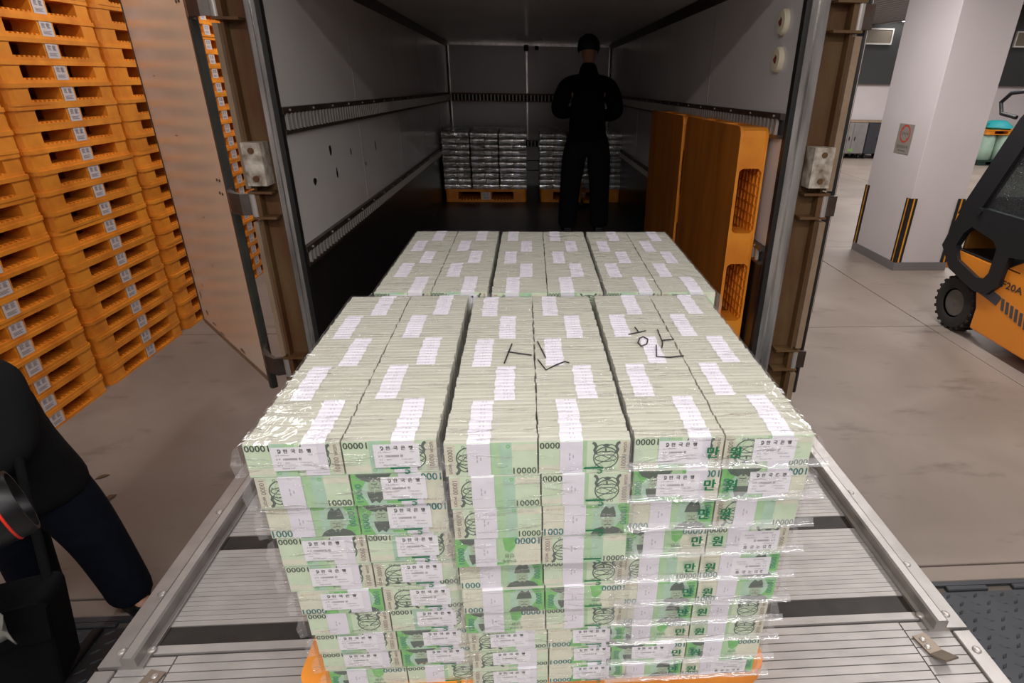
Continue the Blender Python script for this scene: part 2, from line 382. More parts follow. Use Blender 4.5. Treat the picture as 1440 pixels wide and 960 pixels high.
wall('wall_right', 18, 18.1, -6.5, 17.3, ZF, 3.6, M_white_wall)
wall('wall_far', -4.6, 18, 17.2, 17.3, ZF, 3.6, M_white_wall)
wall('trim_1', -4.5, 18, 17.08, 17.2, 1.23, 3.5, M_dark_wall)
mb = MB(); mb.box(-4.6, 9.62, -6.6, 17.3, 2.76, 2.9); mb.box(9.5, 9.62, -6.6, 17.3, 2.70, 2.76)
x = 3.4
while x < 9.5: mb.prism([(x, 2.76), (x+.03, 2.72), (x+.11, 2.72), (x+.14, 2.76)], -6.5, 17.1, axis='y'); x += .2
tag(mb.build('ceiling', M_ceiling), kind='structure')
wall('ceiling_high', 9.62, 18.1, -6.6, 17.3, 3.45, 3.6, M_ceiling).name = 'ceiling_raised'
for i, x0 in enumerate((8.7, 13.75)):
    wn = tag(link('window_%d' % (i+1), None), kind='structure'); wn.location = (x0, 17.05, 2.23)
    mb = MB(); W_, H_ = 1.45, .40
    mb.box(0, W_, -.03, .03, 0, .035); mb.box(0, W_, -.03, .03, H_-.035, H_); mb.box(0, .035, -.03, .03, .035, H_-.035); mb.box(W_-.035, W_, -.03, .03, .035, H_-.035)
    mb.build('window_frame', M_white_frame, wn)
    mb = MB(); mb.box(.035, W_-.035, 0, .02, .035, H_-.035); mb.build('pane', M_vent_glass, wn)
def lamp(x, y, z, lx, ly, label, power=14):
    t = thing('ceiling_light', label, 'light', (x, y, z))
    m = MB(); m.bbox(-lx/2, lx/2, -ly/2, ly/2, 0, .05, .006); m.build('housing', M_white_frame, t)
    e = bpy.data.materials.get('lamp_glow')
    if not e:
        e = mat('lamp_glow', (1, 1, 1, 1)); b = e.node_tree.nodes['Principled BSDF']; b.inputs['Emission Color'].default_value = (1, .98, .96, 1); b.inputs['Emission Strength'].default_value = power
    m = MB(); m.bbox(-lx/2+.01, lx/2-.01, -ly/2+.01, ly/2-.01, -.02, 0, .004); m.build('diffuser', e, t)
lamp(10.35, 16.75, 2.80, 1.1, .16, 'bright strip light over the vent window in the dark far wall')
lamp(15.0, 16.75, 2.80, 1.1, .16, 'bright strip light over the far right vent window, mostly behind the column')

# column with edge guards
col_o = tag(link('column', None), kind='structure'); col_o.location = (4.285, 5.645, ZF); col_o.name = 'wall_column'
CW, CD = .63, .95
mb = MB(); mb.bbox(0, CW, 0, CD, 0, 3.42, .004); mb.build('column_shaft', M_white_wall, col_o)
mb = MB(); mb.box(-.012, CW+.012, -.012, CD+.012, 0, .10); mb.build('skirting', M_base_grey, col_o)
def guard(cx, cy, dx, dy):
    g = MB(); t, l = .012, .072
    g.box(min(cx, cx+dx*l), max(cx, cx+dx*l), cy-(t if dy > 0 else 0), cy+(t if dy < 0 else 0), .10, .84)
    g.box(cx-(t if dx > 0 else 0), cx+(t if dx < 0 else 0), min(cy, cy+dy*l)-(t if dy > 0 else 0), max(cy, cy+dy*l)+(t if dy < 0 else 0), .10, .84)
    o = g.build('edge_guard', M_black, col_o)
    s = MB(); a, b = .030, .052
    y_ = cy-(t+.0015 if dy > 0 else 0); y2 = cy+(t+.0015 if dy < 0 else 0)
    for k in ((.004, .014), (.058, .070)) if False else ((.024, .042),):
        s.box(min(cx+dx*k[0], cx+dx*k[1]), max(cx+dx*k[0], cx+dx*k[1]), y_, y2, .10, .84)
        x_ = cx-(t+.0015 if dx > 0 else 0); x2 = cx+(t+.0015 if dx < 0 else 0)
        s.box(x_, x2, min(cy+dy*k[0], cy+dy*k[1]), max(cy+dy*k[0], cy+dy*k[1]), .10, .84)
    s.build('yellow_stripe', M_yellow, o)
guard(0, 0, 1, 1); guard(CW, 0, -1, 1); guard(0, CD, 1, -1)
# sign on the face turned to the truck
sg = thing('no_smoking_sign', 'small metal no smoking sign with red circle on the white column', 'sign', (4.283, 6.05, .72), (0, 0, -PI/2))
mb = MB(); mb.bbox(-.145, .145, -.004, 0, -.16, .16, .002); mb.build('sign_plate', M_sign, sg)
d = Draw(1e-4); d.y = -.0045
d.ring(0, .055, .088, .088, .017, 0, 30)
d.text('금연구역', 0, .055, .032, 1); d.text('흡연금지구역', 0, -.085, .036, 1, wmax=.24); d.text('No smoking', 0, -.128, .026, 1)
d.line([(-.062, .117), (-.045, .10)], .017, 0); d.line([(.062, -.007), (.045, .01)], .017, 0)
d.mb.build('sign_print', [M_sign_red, M_sign_ink], sg)

# dock leveller: dark checker plate set into the floor on either side of the tail lift
lev = thing('dock_leveller', 'dark grey checker plate dock leveller set into the concrete floor', 'dock plate', (0, 0, ZF))
mb = MB(); mb.box(-2.58, 2.73, -4.5, .955, -.10, -.004); mb.build('plate', M_checker, lev)
mb = MB(); mb.box(-2.59, 2.74, .985, 1.008, -.06, .004); mb.build('hinge_bar', M_checker, lev)
for i in range(17):
    x0 = -2.55+i*.31
    m = MB(); m.bbox(x0, x0+.19, .958, .984, -.02, .006, .004); m.build('hinge_knuckle', M_checker, lev)
mb = MB()
def lozenge(m, x, y, a):
    c, s_ = math.cos(a), math.sin(a); L_, W_ = .022, .007
    P = [(-L_, 0), (0, -W_), (L_, 0), (0, W_)]
    B = [(x+c*p-s_*q, y+s_*p+c*q, -.004) for p, q in P]; Tt = (x, y, .001)
    T1 = (x-c*L_*.5, y-s_*L_*.5, .0005); T2 = (x+c*L_*.5, y+s_*L_*.5, .0005)
    m.add(B+[T1, T2], [(0, 1, 4), (1, 5, 4), (1, 2, 5), (2, 3, 5), (3, 4, 5), (3, 0, 4)])
for sx0, sx1 in ((-2.4, -1.0), (1.0, 2.6)):
    i = 0; y = .05
    while y < .94:
        x = sx0+(.03 if i % 2 else 0); j = 0
        while x < sx1:
            lozenge(mb, x, y, .6 if (i+j) % 2 else -.5); x += .062; j += 1
        y += .042; i += 1
tag(mb.build('tread_lozenges', M_checker, lev), kind='stuff')
mb = MB(); mb.bbox(-1.815, -1.775, -.6, .95, -.004, .014, .004); mb.build('rubber_strip', M_rubber, lev)

# ================================================================== the truck
truck = thing('box_truck', 'open box truck body with rusty door posts and pale panelled walls', 'truck', (0, 1.8, 0), (-.0152, 0, 0))
XI, XR, LEN, HI = 1.065, 1.072, 5.9, 1.775
def tp(name, mb, mats, parent=None, **k): return mb.build(name, mats, parent or truck, **k)
mb = MB(); mb.box(-1.12, 1.12, .0, LEN, -.12, 0); tp('cargo_floor', mb, M_truck_floor)
mb = MB(); mb.box(-1.12, 1.12, .0, LEN, HI, HI+.07); tp('roof', mb, M_panel)
mb = MB(); mb.box(-1.14, 1.14, -.01, .05, HI-.01, HI+.12); tp('rear_header', mb, M_rust)
UZ = (1.082, 1.186); LZ = (.515, .605)
for sgn, XW, nm in ((-1, XI, 'left'), (1, XR, 'right')):
    def bx(m, a, b, y0, y1, z0, z1, mi=0): m.box(min(sgn*a, sgn*b), max(sgn*a, sgn*b), y0, y1, z0, z1, mi)
    m = MB(); bx(m, XW, XW+.05, .02, LEN, .5, HI); o = tp('side_wall', m, M_panel)
    # thin panel seams
    for ys in (1.25, 2.45, 3.65, 4.85):
        m = MB(); bx(m, XW-.0015, XW, ys, ys+.012, LZ[1], HI); tp('panel_seam', m, M_ceiling, o)
    m = MB(); bx(m, XW-.006, XW+.05, .02, LEN, 0, .515); tp('kick_board', m, M_kick)
    for (z0, z1) in (UZ, LZ):
        m = MB()
        bx(m, XW-.022, XW, .03, LEN, z0, z0+.016); bx(m, XW-.022, XW, .03, LEN, z1-.026, z1)
        bx(m, XW-.010, XW, .03, LEN, z0+.016, z1-.026, 1)
        r = tp('cargo_rail', m, [M_rail, M_slot_back])
        m = MB(); y = .06
        while y < LEN-.05:
            bx(m, XW-.024, XW-.012, y, y+.017, z0+.014, z1-.024); y += .048
        tag(tp('rail_bars', m, M_steel, r), kind='stuff')
        m = MB(); y = .1
        while y < LEN: m.cyl((sgn*(XW-.028), y, z1-.012), (sgn*(XW-.02), y, z1-.012), .005, n=6); y += .3
        tag(tp('rail_rivets', m, M_steel, r), kind='stuff')
    m = MB(); m.prism([(sgn*XW, HI-.05), (sgn*XW, HI), (sgn*(XW-.05), HI)], .03, LEN, axis='y'); tp('roof_cove', m, M_rail)
    m = MB(); m.prism([(sgn*XW, LEN-.03), (sgn*XW, LEN), (sgn*(XW-.03), LEN)], .0, HI, axis='z'); tp('corner_trim', m, M_bright)
# scuff marks on the left wall
for (y, z, a, b) in ((.33, .85, .03, .018), (.63, .965, .02, .03), (.69, .845, .012, .03), (1.0, .92, .012, .02), (1.6, .90, .012, .03), (1.3, .82, .01, .012)):
    m = MB(); m.prism([(y+a*math.cos(t)*(.7+.5*random.random()), z+b*math.sin(t)*(.7+.5*random.random())) for t in [k*PI/4 for k in range(8)]], -XI, -XI+.0012, axis='x'); tp('scuff', m, M_black)
# front bulkhead
m = MB(); m.box(-1.12, 1.12, LEN, LEN+.06, 0, HI); bh = tp('bulkhead', m, M_panel)
m = MB(); m.box(-.045, -.025, LEN-.006, LEN, LZ[1], HI); tp('seam', m, M_bright, bh)
for xa in (-XI, XR-.035): m = MB(); m.box(xa, xa+.035, LEN-.012, LEN, LZ[0], HI); tp('seam', m, M_bright, bh)
for z in (.20, .33): m = MB(); m.box(-XI, XR, LEN-.004, LEN, z, z+.012); tp('seam', m, M_kick, bh)
m = MB(); m.box(-XI, XR, LEN-.02, LEN, HI-.03, HI); tp('seam', m, M_bright, bh)
for (z0, z1) in (UZ, LZ):
    m = MB(); m.box(-XI+.03, XR-.03, LEN-.022, LEN, z0, z0+.014); m.box(-XI+.03, XR-.03, LEN-.022, LEN, z1-.02, z1); m.box(-XI+.03, XR-.03, LEN-.008, LEN, z0, z1, 1)
    r = tp('cargo_rail', m, [M_rail, M_slot_back])
    m = MB(); x = -1.0
    while x < 1.02: m.box(x, x+.014, LEN-.024, LEN-.012, z0+.012, z1-.018); x += .048
    tag(tp('rail_bars', m, M_steel, r), kind='stuff')
m = MB(); m.bbox(-.07, -.01, LEN-.10, LEN-.02, HI-.09, HI-.02, .006); tp('roof_latch', m, M_black)
m = MB(); m.bbox(.07, .12, LEN-.09, LEN-.02, HI-.075, HI-.03, .006); tp('roof_latch', m, M_black)
m = MB(); m.bbox(-.14, .14, LEN-.9, LEN-.86, HI-.02, HI-.001, .003); tp('cabin_lamp', m, M_white_frame)
# two round cream vents on the right wall by the door
for (y, z) in ((.19, 1.545), (.19, 1.40)):
    m = MB(); m.lathe([(.052, 0), (.052, .012), (.045, .02), (.02, .022), (.018, .014)], (XR, y, z), (-1, 0, 0), 24); v = tp('wall_vent', m, mat('cream_plastic_%d' % int(z*100), lin(214, 204, 178), .5), smooth=40)
    m = MB(); m.lathe([(.016, .0), (.016, .018), (.008, .026)], (XR, y, z), (-1, 0, 0), 14); tp('vent_core', m, mat('dark_red_core_%d' % int(z*100), lin(96, 34, 26), .5), v)
# door posts
def post(sgn, e):
    """e: black strip in/out, trim out, channel out, flange out"""
    def bx(m, a, b, y0, y1, z0, z1, mi=0): m.box(min(sgn*a, sgn*b), max(sgn*a, sgn*b), y0, y1, z0, z1, mi)
    Z0, Z1 = -.20, 1.9
    m = MB(); bx(m, e[1], e[3], .035, .06, Z0, Z1); bx(m, e[1], e[2], .0, .06, Z0, Z1); bx(m, e[3]-.012, e[3], -.01, .06, Z0, Z1)
    p = tp('door_post', m, M_rust)
    m = MB(); bx(m, e[0], e[1], -.012, .024, Z0, Z1); tp('seal_strip', m, M_rubber, p)
    wv = (e[2]-e[1])
    m = MB(); bx(m, e[1], e[1]+wv*.30, -.018, .0, Z0, Z1); bx(m, e[1]+wv*.30, e[1]+wv*.42, -.008, .0, Z0, Z1); bx(m, e[1]+wv*.42, e[1]+wv*.78, -.022, 0, Z0, Z1); bx(m, e[1]+wv*.78, e[2], -.006, 0, Z0, Z1)
    tp('stainless_trim', m, M_bright, p)
    HZ = (.03, .80, 1.55)
    for z0, z1 in ((Z0, HZ[0]-.07), (HZ[0]+.07, HZ[1]-.07), (HZ[1]+.07, HZ[2]-.07), (HZ[2]+.07, Z1)):
        m = MB(); bx(m, e[3], e[4], -.035, .06, z0, z1); tp('outer_flange', m, M_tan, p)
    for z in HZ:
        m = MB(); bx(m, e[2]+.02, e[4], -.03, .034, z-.058, z-.048); bx(m, e[2]+.02, e[4], -.03, .034, z+.048, z+.058); bx(m, e[3]-.02, e[3]+.004, -.02, .03, z-.05, z+.05)
        hb = tp('hinge_bracket', m, M_rust, p)
        m = MB(); xm = (e[3]+e[4])/2; m.cyl((sgn*xm, -.01, z-.05), (sgn*xm, -.01, z+.05), .016, n=12); tp('hinge_pin', m, M_steel, p, smooth=40)
    zb = .97
    m = MB(); xa = e[2]+.022; xb = e[3]+.000
    m.T = None
    bx(m, xa, xb, -.055, .03, zb-.085, zb+.085); tp('bumper_block', m, mat('chipped_white_paint_%s' % ('left' if sgn < 0 else 'right'), lin(214, 206, 192), .5, noise=.8, nscale=22, col2=lin(110, 90, 72)), p)
    for z in (zb-.055, zb+.055): m = MB(); m.cyl((sgn*(xa+xb)/2, -.062, z), (sgn*(xa+xb)/2, -.055, z), .012, n=10); tp('bolt', m, M_rust, p)
post(-1, (1.046, 1.064, 1.107, 1.205, 1.225))
post(1, (1.070, 1.091, 1.170, 1.283, 1.312))
# doors, swung right round
def door(sgn, hx, hy, ang, label, wdt=1.18):
    m = MB(); m.bbox(.02, wdt, -.015, .015, -.15, 1.82, .006)
    dr = tp('rear_door', m, M_door, loc=(hx, hy-1.8, 0), rot=(0, 0, ang)); dr['label'] = label
    m = MB(); m.prism([(-.012, -.012), (.0, -.019), (.026, -.017), (.026, .017), (.0, .019), (-.012, .012)], -.19, 1.83, axis='z'); tp('door_gasket', m, M_gasket if sgn < 0 else M_rubber, dr)
    m = MB(); m.box(wdt-.002, wdt+.012, -.018, .018, -.15, 1.82); tp('edge_trim', m, M_gasket, dr)
    m = MB(); m.box(.03, wdt, -.0175, .0175, -.16, -.13); tp('bottom_trim', m, M_tan, dr)
    for x_ in (.09, .13): 
        for z in (.86, .80, 1.58):
            mm = MB(); mm.cyl((x_, -.019*-sgn*1.0, z), (x_, -.014*-sgn, z), .007, n=8); mm.cyl((x_, .014*-sgn, z), (x_, .019*-sgn, z), .007, n=8); tp('screw', mm, M_rust, dr)
    if sgn < 0:
        for x_, z_, a, b in ((1.10, .05, .02, .03), (1.05, -.06, .03, .018), (.93, -.10, .05, .012), (.78, -.12, .06, .008), (1.12, .20, .012, .02), (.62, .34, .006, .012), (.98, .14, .01, .01), (.40, -.11, .05, .012), (.70, 1.02, .03, .004), (.55, .62, .02, .004), (.86, 1.30, .025, .004)):
            mm = MB(); mm.prism([(x_+a*math.cos(t)*random.uniform(.6, 1.2), z_+b*math.sin(t)*random.uniform(.6, 1.2)) for t in [k*PI/4 for k in range(8)]], .0145, .0156, axis='y'); tp('scuff', mm, M_tan, dr)
    return dr
DL = door(-1, -1.402, 2.005, math.atan2(.90, -.765), 'cream door panel with grey gasket, swung fully open to the left')
DR = door(1, 1.352, 1.85, math.atan2(.885, .475), 'edge-on door with black gasket, swung open to the right')
# hinge straps from the posts to the doors
for z in (.03, .80, 1.55):
    P = [(-1.225, .0), (-1.27, -.015), (-1.335, .03), (-1.378, .11), (-1.402, .20)]; inn = [(-1.387, .20), (-1.365, .12), (-1.31, .045), (-1.27, .003), (-1.225, .014)]; m = MB()
    m.prism(P+inn, z-.045, z+.045, axis='z'); tp('hinge_strap', m, M_rail)
    m = MB(); m.box(1.30, 1.352, -.02, .0, z-.045, z+.045); tp('hinge_strap', m, M_rail)

# ================================================================== tail lift platform
lift = thing('tail_lift_platform', 'ribbed aluminium tail lift platform with black strips under the cash pallet', 'platform', (0, 0, 0))
mb = MB(); mb.box(-1.06, 1.06, -1.2, 1.78, -.06, -.006); mb.build('platform_frame', M_groove, lift)
def panel(y0, y1, pitch, gap, top=0, ends=1.0):
    m = MB(); n = max(1, round((y1-y0)/pitch)); p = (y1-y0)/n
    for k in range(n): m.box(-ends, ends, y0+k*p, y0+(k+1)*p-gap, -.02, top-.002+random.random()*.0006)
    return m.build('deck_panel', M_alu, lift)
panel(.662, 1.78, .0165, .0014); panel(.327, .602, .0165, .0014)
panel(-1.2, .240, .0235, .0028, ends=.935)
for s in (-1, 1):
    m = MB(); n = 56
    for k in range(n): m.box(min(s*.939, s*1.06), max(s*.939, s*1.06), -1.2+k*.0257, -1.2+(k+1)*.0257-.003, -.02, -.002)
    m.build('deck_panel', M_alu, lift)
m = MB(); m.bbox(-1.0, 1.0, .2445, .268, -.02, .001, .001); m.build('flat_bar', M_alu, lift)
for y0, y1 in ((.604, .660), (.270, .325)):
    m = MB(); m.box(-1.005, 1.005, y0, y1, -.02, -.004); m.build('black_strip', M_black_strip, lift)
for s in (-1, 1):
    f = lambda pts: [(s*a, b) for a, b in pts]
    m = MB(); m.prism(f([(1.0, 0), (1.0, .006), (1.012, .006), (1.012, .034), (1.018, .038), (1.04, .038), (1.046, .034), (1.046, .012), (1.104, .010), (1.106, -.05), (1.0, -.05)]), .205, 1.78, axis='y')
    r = m.build('side_rail', M_alu_edge, lift)
    for y in (.247, .427, .763, 1.1, 1.45):
        b = MB(); b.lathe([(.011, 0), (.011, .002), (.008, .0045), (.003, .005)], (s*1.072, y, .0105), (0, 0, 1), 14); b.build('bolt', M_steel, r, smooth=50)
    b = MB(); b.lathe([(.011, 0), (.011, .002), (.008, .0045), (.003, .005)], (s*1.006-s*.002, .252, .006), (0, 0, 1), 14); b.build('bolt', M_steel, r, smooth=50)
    m = MB(); m.bbox(min(s*1.062, s*1.108), max(s*1.062, s*1.108), -1.2, .200, -.05, .006, .002); r = m.build('edge_strip', M_alu_edge, lift)
    for y in (.14, .03, -.08, -.2):
        b = MB(); b.lathe([(.011, 0), (.011, .002), (.008, .0045), (.003, .005)], (s*1.085, y, .006), (0, 0, 1), 14); b.build('bolt', M_steel, r, smooth=50)
def tab(x0, s):
    m = MB(); m.T = Matrix.Translation((x0, .195, 0)) @ Matrix.Rotation(s*.22, 4, 'Z')
    m.prism([(0, .0), (.0, .004), (-.055, .006), (-.095, .030), (-.097, .026), (-.056, .001)], -.02, .02, axis='x')
    t = m.build('stop_tab', M_tab, lift)
    for dy in (-.016, -.038):
        b = MB(); b.lathe([(.008, 0), (.008, .002), (.004, .004)], (x0-s*dy*-.2*0, .195+dy, .0045), (0, 0, 1), 12); b.build('bolt', M_steel, t)
tab(.965, 1); tab(-.958, -1)
# ================================================================== plastic pallets
def pallet_mesh(name, W_=.972, D_=.972, H=.122, teeth=True, c=.013, worn_shaded=False, th=1.0):
    """origin bottom centre; openings on all four sides"""
    m = MB(); hx, hy = W_/2, D_/2; k = H/.122
    def side(n, L, front): pass
    m.prism(rrect(-hx, hx, -hy, hy, .045), H-.024*k*th, H)
    m.prism(rrect(-hx+.004, hx-.004, -hy+.004, hy-.004, .043), 0, .018*k*th)
    zb, zt = .018*k*th, H-.024*k*th
    cxw, cyw, mx, my = .158*W_/.972, .158*D_/.972, .066*W_/.972, .066*D_/.972
    ins = .006
    for sx in (-1, 1):
        for sy in (-1, 1):
            P = [(0, 0)]
            x0, x1 = sx*(hx-ins), sx*(hx-cxw); y0, y1 = sy*(hy-ins), sy*(hy-cyw); r = .04
            pts = [(x1, y1), (x0, y1), (x0, y0-sy*r), (x0-sx*r*.3, y0-sy*r*.3), (x0-sx*r, y0), (x1, y0)]
            if sx*sy < 0: pts = pts[::-1]
            m.prism(pts, zb, zt)
    for s in (-1, 1):
        m.box(-mx, mx, min(s*(hy-ins), s*(hy-cyw)), max(s*(hy-ins), s*(hy-cyw)), zb, zt)
        m.box(min(s*(hx-ins), s*(hx-cxw)), max(s*(hx-ins), s*(hx-cxw)), -my, my, zb, zt)
    m.box(-mx, mx, -my, my, zb, zt)
    # rounded upper corners of the fork openings, and the ribbed sill in each opening
    for s in (-1, 1):
        for a0, a1 in ((-hx+cxw, -mx), (mx, hx-cxw)):
            ya, yb = sorted((s*(hy-ins), s*(hy-.05)))
            for xx, d in ((a0, 1), (a1, -1)):
                m.prism([(xx, zt), (xx+d*c, zt), (xx+d*c*.35, zt-min(c,.03)*.35), (xx, zt-min(c,.03))], ya, yb, axis='y')
                m.prism([(xx, zb), (xx+d*c*.7, zb), (xx, zb+c*.7)], ya, yb, axis='y')
            if teeth:
                n = 7
                for q in range(n):
                    xc = a0+(a1-a0)*(q+.5)/n; m.box(xc-.009, xc+.009, min(s*(hy-.012), s*(hy-.15)), max(s*(hy-.012), s*(hy-.15)), zb, zb+.010*k)
        for a0, a1 in ((-hy+cyw, -my), (my, hy-cyw)):
            xa, xb = sorted((s*(hx-ins), s*(hx-.05)))
            for yy, d in ((a0, 1), (a1, -1)):
                m.prism([(yy, zt), (yy+d*c, zt), (yy+d*c*.35, zt-c*.35), (yy, zt-c)], xa, xb, axis='x')
                m.prism([(yy, zb), (yy+d*c*.7, zb), (yy, zb+c*.7)], xa, xb, axis='x')
            if teeth:
                n = 7
                for q in range(n):
                    yc = a0+(a1-a0)*(q+.5)/n; m.box(min(s*(hx-.012), s*(hx-.15)), max(s*(hx-.012), s*(hx-.15)), yc-.009, yc+.009, zb, zb+.010*k)
    if worn_shaded:   # ribbed grid on the inside of the lower face, seen through the openings
        y = -hy+.03
        while y < hy-.02: m.box(-hx+.02, hx-.02, y-.003, y+.003, zb, zb+.007); y += .046
        x = -hx+.03
        while x < hx-.02: m.box(x-.003, x+.003, -hy+.02, hy-.02, zb, zb+.007); x += .046
    me = m.mesh(name, [M_orange, M_deck_worn_shaded])
    if worn_shaded: me.polygons[1].material_index = 1
    return me
def sticker_mesh():
    d = Draw(2e-4); d.y = 0
    d.rect(-.052, .052, -.042, .042, 0)
    for z, a, b in ((-.014, -.036, .034), (-.021, -.036, .02), (-.028, -.036, .03)): d.rect(a, b, z-.002, z+.002, 1)
    for x0 in (-.036, .004):
        for r in range(5): d.rect(x0, x0+.03-(r*7 % 3)*.004, .004+r*.006, .007+r*.006, 1)
    return d.mb.mesh('pallet_sticker', [M_sticker, M_sticker_ink])
PM_stack = pallet_mesh('stack_pallet'); PM_load = pallet_mesh('load_pallet', H=.15); PM_cash = pallet_mesh('cash_pallet', W_=.985, D_=1.425, H=.185); PM_stand = pallet_mesh('standing_pallet', W_=.985, D_=1.12, H=.132, teeth=False, c=.022, worn_shaded=True, th=.55)
STK = sticker_mesh()
def pallet(me, loc, rot, label, group, sticker=True, hy=.486, h=.122):
    p = tag(link('plastic_pallet', me, None, loc, rot), label, 'pallet', group)
    if sticker: link('sticker', STK, p, (0, -hy-.0015+.006-.001, h*.47))
    return p
NAMES = ['stack half behind the photographer', 'stack with most stickers in view', 'stack beside the open truck door', 'stack seen behind the truck door']
for s, yc in enumerate((2.507, 3.520, 4.545, 5.580)):
    for k in range(23):
        jx, jy, jr = random.uniform(-.006, .006), random.uniform(-.008, .008), random.uniform(-.006, .006)
        z = ZF+k*.122
        # fork openings and sticker face the truck (+X): the pallet's -Y side turned to +X
        pallet(PM_stack, (-3.0-.486+jx, yc+jy, z), (0, 0, PI/2+jr), 'orange pallet, %s from floor in the %s' % (ORD[k], NAMES[s]), 'orange pallets stacked on the left')

# ================================================================== banknote packs
BW, BD, NB = .1515, .139, 5
PW = .158          # half width of a pack
random.seed(11)
def brick_mesh(h=.063):
    m = MB(); n = 10; t = BD/n
    for k in range(n):
        jx = random.uniform(-.0012, .0012); jz = random.uniform(-.0006, .0002)
        if k == 0: jx = 0; jz = 0
        y0, y1 = k*t, (k+1)*t; x0, x1 = -BW/2+jx, BW/2+jx; H_ = h+jz
        pr = [(y0, 0), (y0, H_-.0016), (y0+t*.25, H_), (y0+t*.75, H_), (y1, H_-.0016), (y1, 0)]
        V = [(x0, a, b) for a, b in pr]+[(x1, a, b) for a, b in pr]
        m.add(V, [(i, i+1, 7+i, 6+i)[::-1] for i in range(5)]+[(0, 1, 2, 3, 4, 5), (11, 10, 9, 8, 7, 6)])
    return m.mesh('banknote_brick', M_edge)
def band_mesh(h=.063, front=False, wd=.038):
    m = MB(); n = 10; t = BD/n; e = .0009
    for k in range(n):
        jx = random.uniform(-.0016, .0016); y0, y1 = k*t+.0002, (k+1)*t-.0002
        pr = [(y0, h-.0016+e), (y0+t*.25, h+e), (y0+t*.75, h+e), (y1, h-.0016+e)]
        if k == 0 and front: jx = 0; pr = [(-.0014, .0006), (-.0014, h-.001)]+pr
        V = [(-wd/2+jx, a, b) for a, b in pr]+[(wd/2+jx, a, b) for a, b in pr]; q = len(pr)
        m.add(V, [(i, i+1, q+i+1, q+i)[::-1] for i in range(q-1)])
        # small stamped figures on every band
        a = y0+t*.35; zz = h+e+.0001
        for dx in (-.002, .004): m.add([(dx+jx, a, zz), (dx+jx+.002, a, zz), (dx+jx+.002, a+t*.3, zz), (dx+jx, a+t*.3, zz)], [(0, 1, 2, 3)], 1)
    if front:
        for dx, z0 in ((-.004, .026), (-.004, .034), (.002, .030)):
            m.add([(dx, -.0015, z0), (dx+.0022, -.0015, z0), (dx+.0022, -.0015, z0+.006), (dx, -.0015, z0+.006)], [(0, 1, 2, 3)], 1)
    return m.mesh('paper_band', [M_band, M_band_ink])
BRICKS = [brick_mesh() for _ in range(4)]; BANDS = [band_mesh() for _ in range(3)]; FBANDS = [band_mesh(front=True) for _ in range(2)]
H0 = .063
# ---- the printed note faces (back of the note = globe side, front = figure side); flip=-1 turns it upside down
def note_back(flip):
    d = Draw(); d.y = -.0001; d.flip = flip; W2, Z = BW/2, H0/2
    d.rect(-W2, W2, -Z, Z, 0)
    d.rect(-W2, -W2+.018, -Z+.002, Z-.002, 2)
    d.rect(-.058, -.012, -Z+.002, Z-.001, 0)
    d.rect(-.004, .034, -Z, Z, 3); d.rect(.014, .034, -Z, Z, 4)
    for k in range(5): d.line([(-.002+k*.007, -Z+.004), (.004+k*.007, -Z+.014+(k % 2)*.008), (.010+k*.006, -Z+.004)], .0012, 3)
    d.rect(.034, W2, Z-.016, Z-.004, 1)
    d.text('10000 won', -W2+.0095, -.001, .0084, 10, rot=-PI/2, wmax=.054)
    d.ring(-.048, .27*Z+.0015, .003, .003, .0009, 8, 10) if False else None
    d.ring(-.045, Z-.0065, .0022, .0022, .0008, 8, 10); d.text('Bank of Korea', -.020, Z-.0065, .0046, 8)
    # armillary globe on a stand
    cx, cz = -.036, .003
    d.ring(cx, cz, .0205, .0205, .0022, 6, 26); d.ring(cx, cz+.001, .018, .0065, .0018, 6, 22)
    d.line([(cx-.017, cz-.010), (cx-.004, cz+.004), (cx+.017, cz+.014)], .0016, 6); d.line([(cx-.016, cz+.008), (cx+.002, cz-.003), (cx+.018, cz-.008)], .0014, 6)
    d.line([(cx+.015, cz+.014), (cx+.020, cz+.019), (cx+.023, cz+.016)], .0011, 6)
    d.line([(cx-.018, cz-.0085), (cx-.009, cz-.0125), (cx, cz-.0115), (cx+.009, cz-.0125), (cx+.018, cz-.0085)], .0024, 6)
    for s_ in (-1, 1):
        d.line([(cx+s_*.017, cz-.009), (cx+s_*.0195, cz-.016), (cx+s_*.0165, cz-.022), (cx+s_*.0195, cz-.0285), (cx+s_*.023, cz-.030)], .0052, 6)
        d.line([(cx+s_*.0165, cz-.022), (cx+s_*.008, cz-.026), (cx, cz-.0235)], .0018, 6)
    d.line([(cx, cz-.011), (cx+.001, cz-.017), (cx, cz-.0235)], .0030, 6); d.ell(cx, cz-.0245, .0062, .0030, 6, 12)
    d.ring(cx, cz, .011, .0195, .0011, 7, 20)
    d.ring(.028, Z-.007, .0028, .0028, .0012, 5, 10)
    d.text('10000', .0550, -Z+.0078, .0118, 8, sq=1.0, bold=.0003)
    return d.mb.mesh('note_print', NOTE_M)
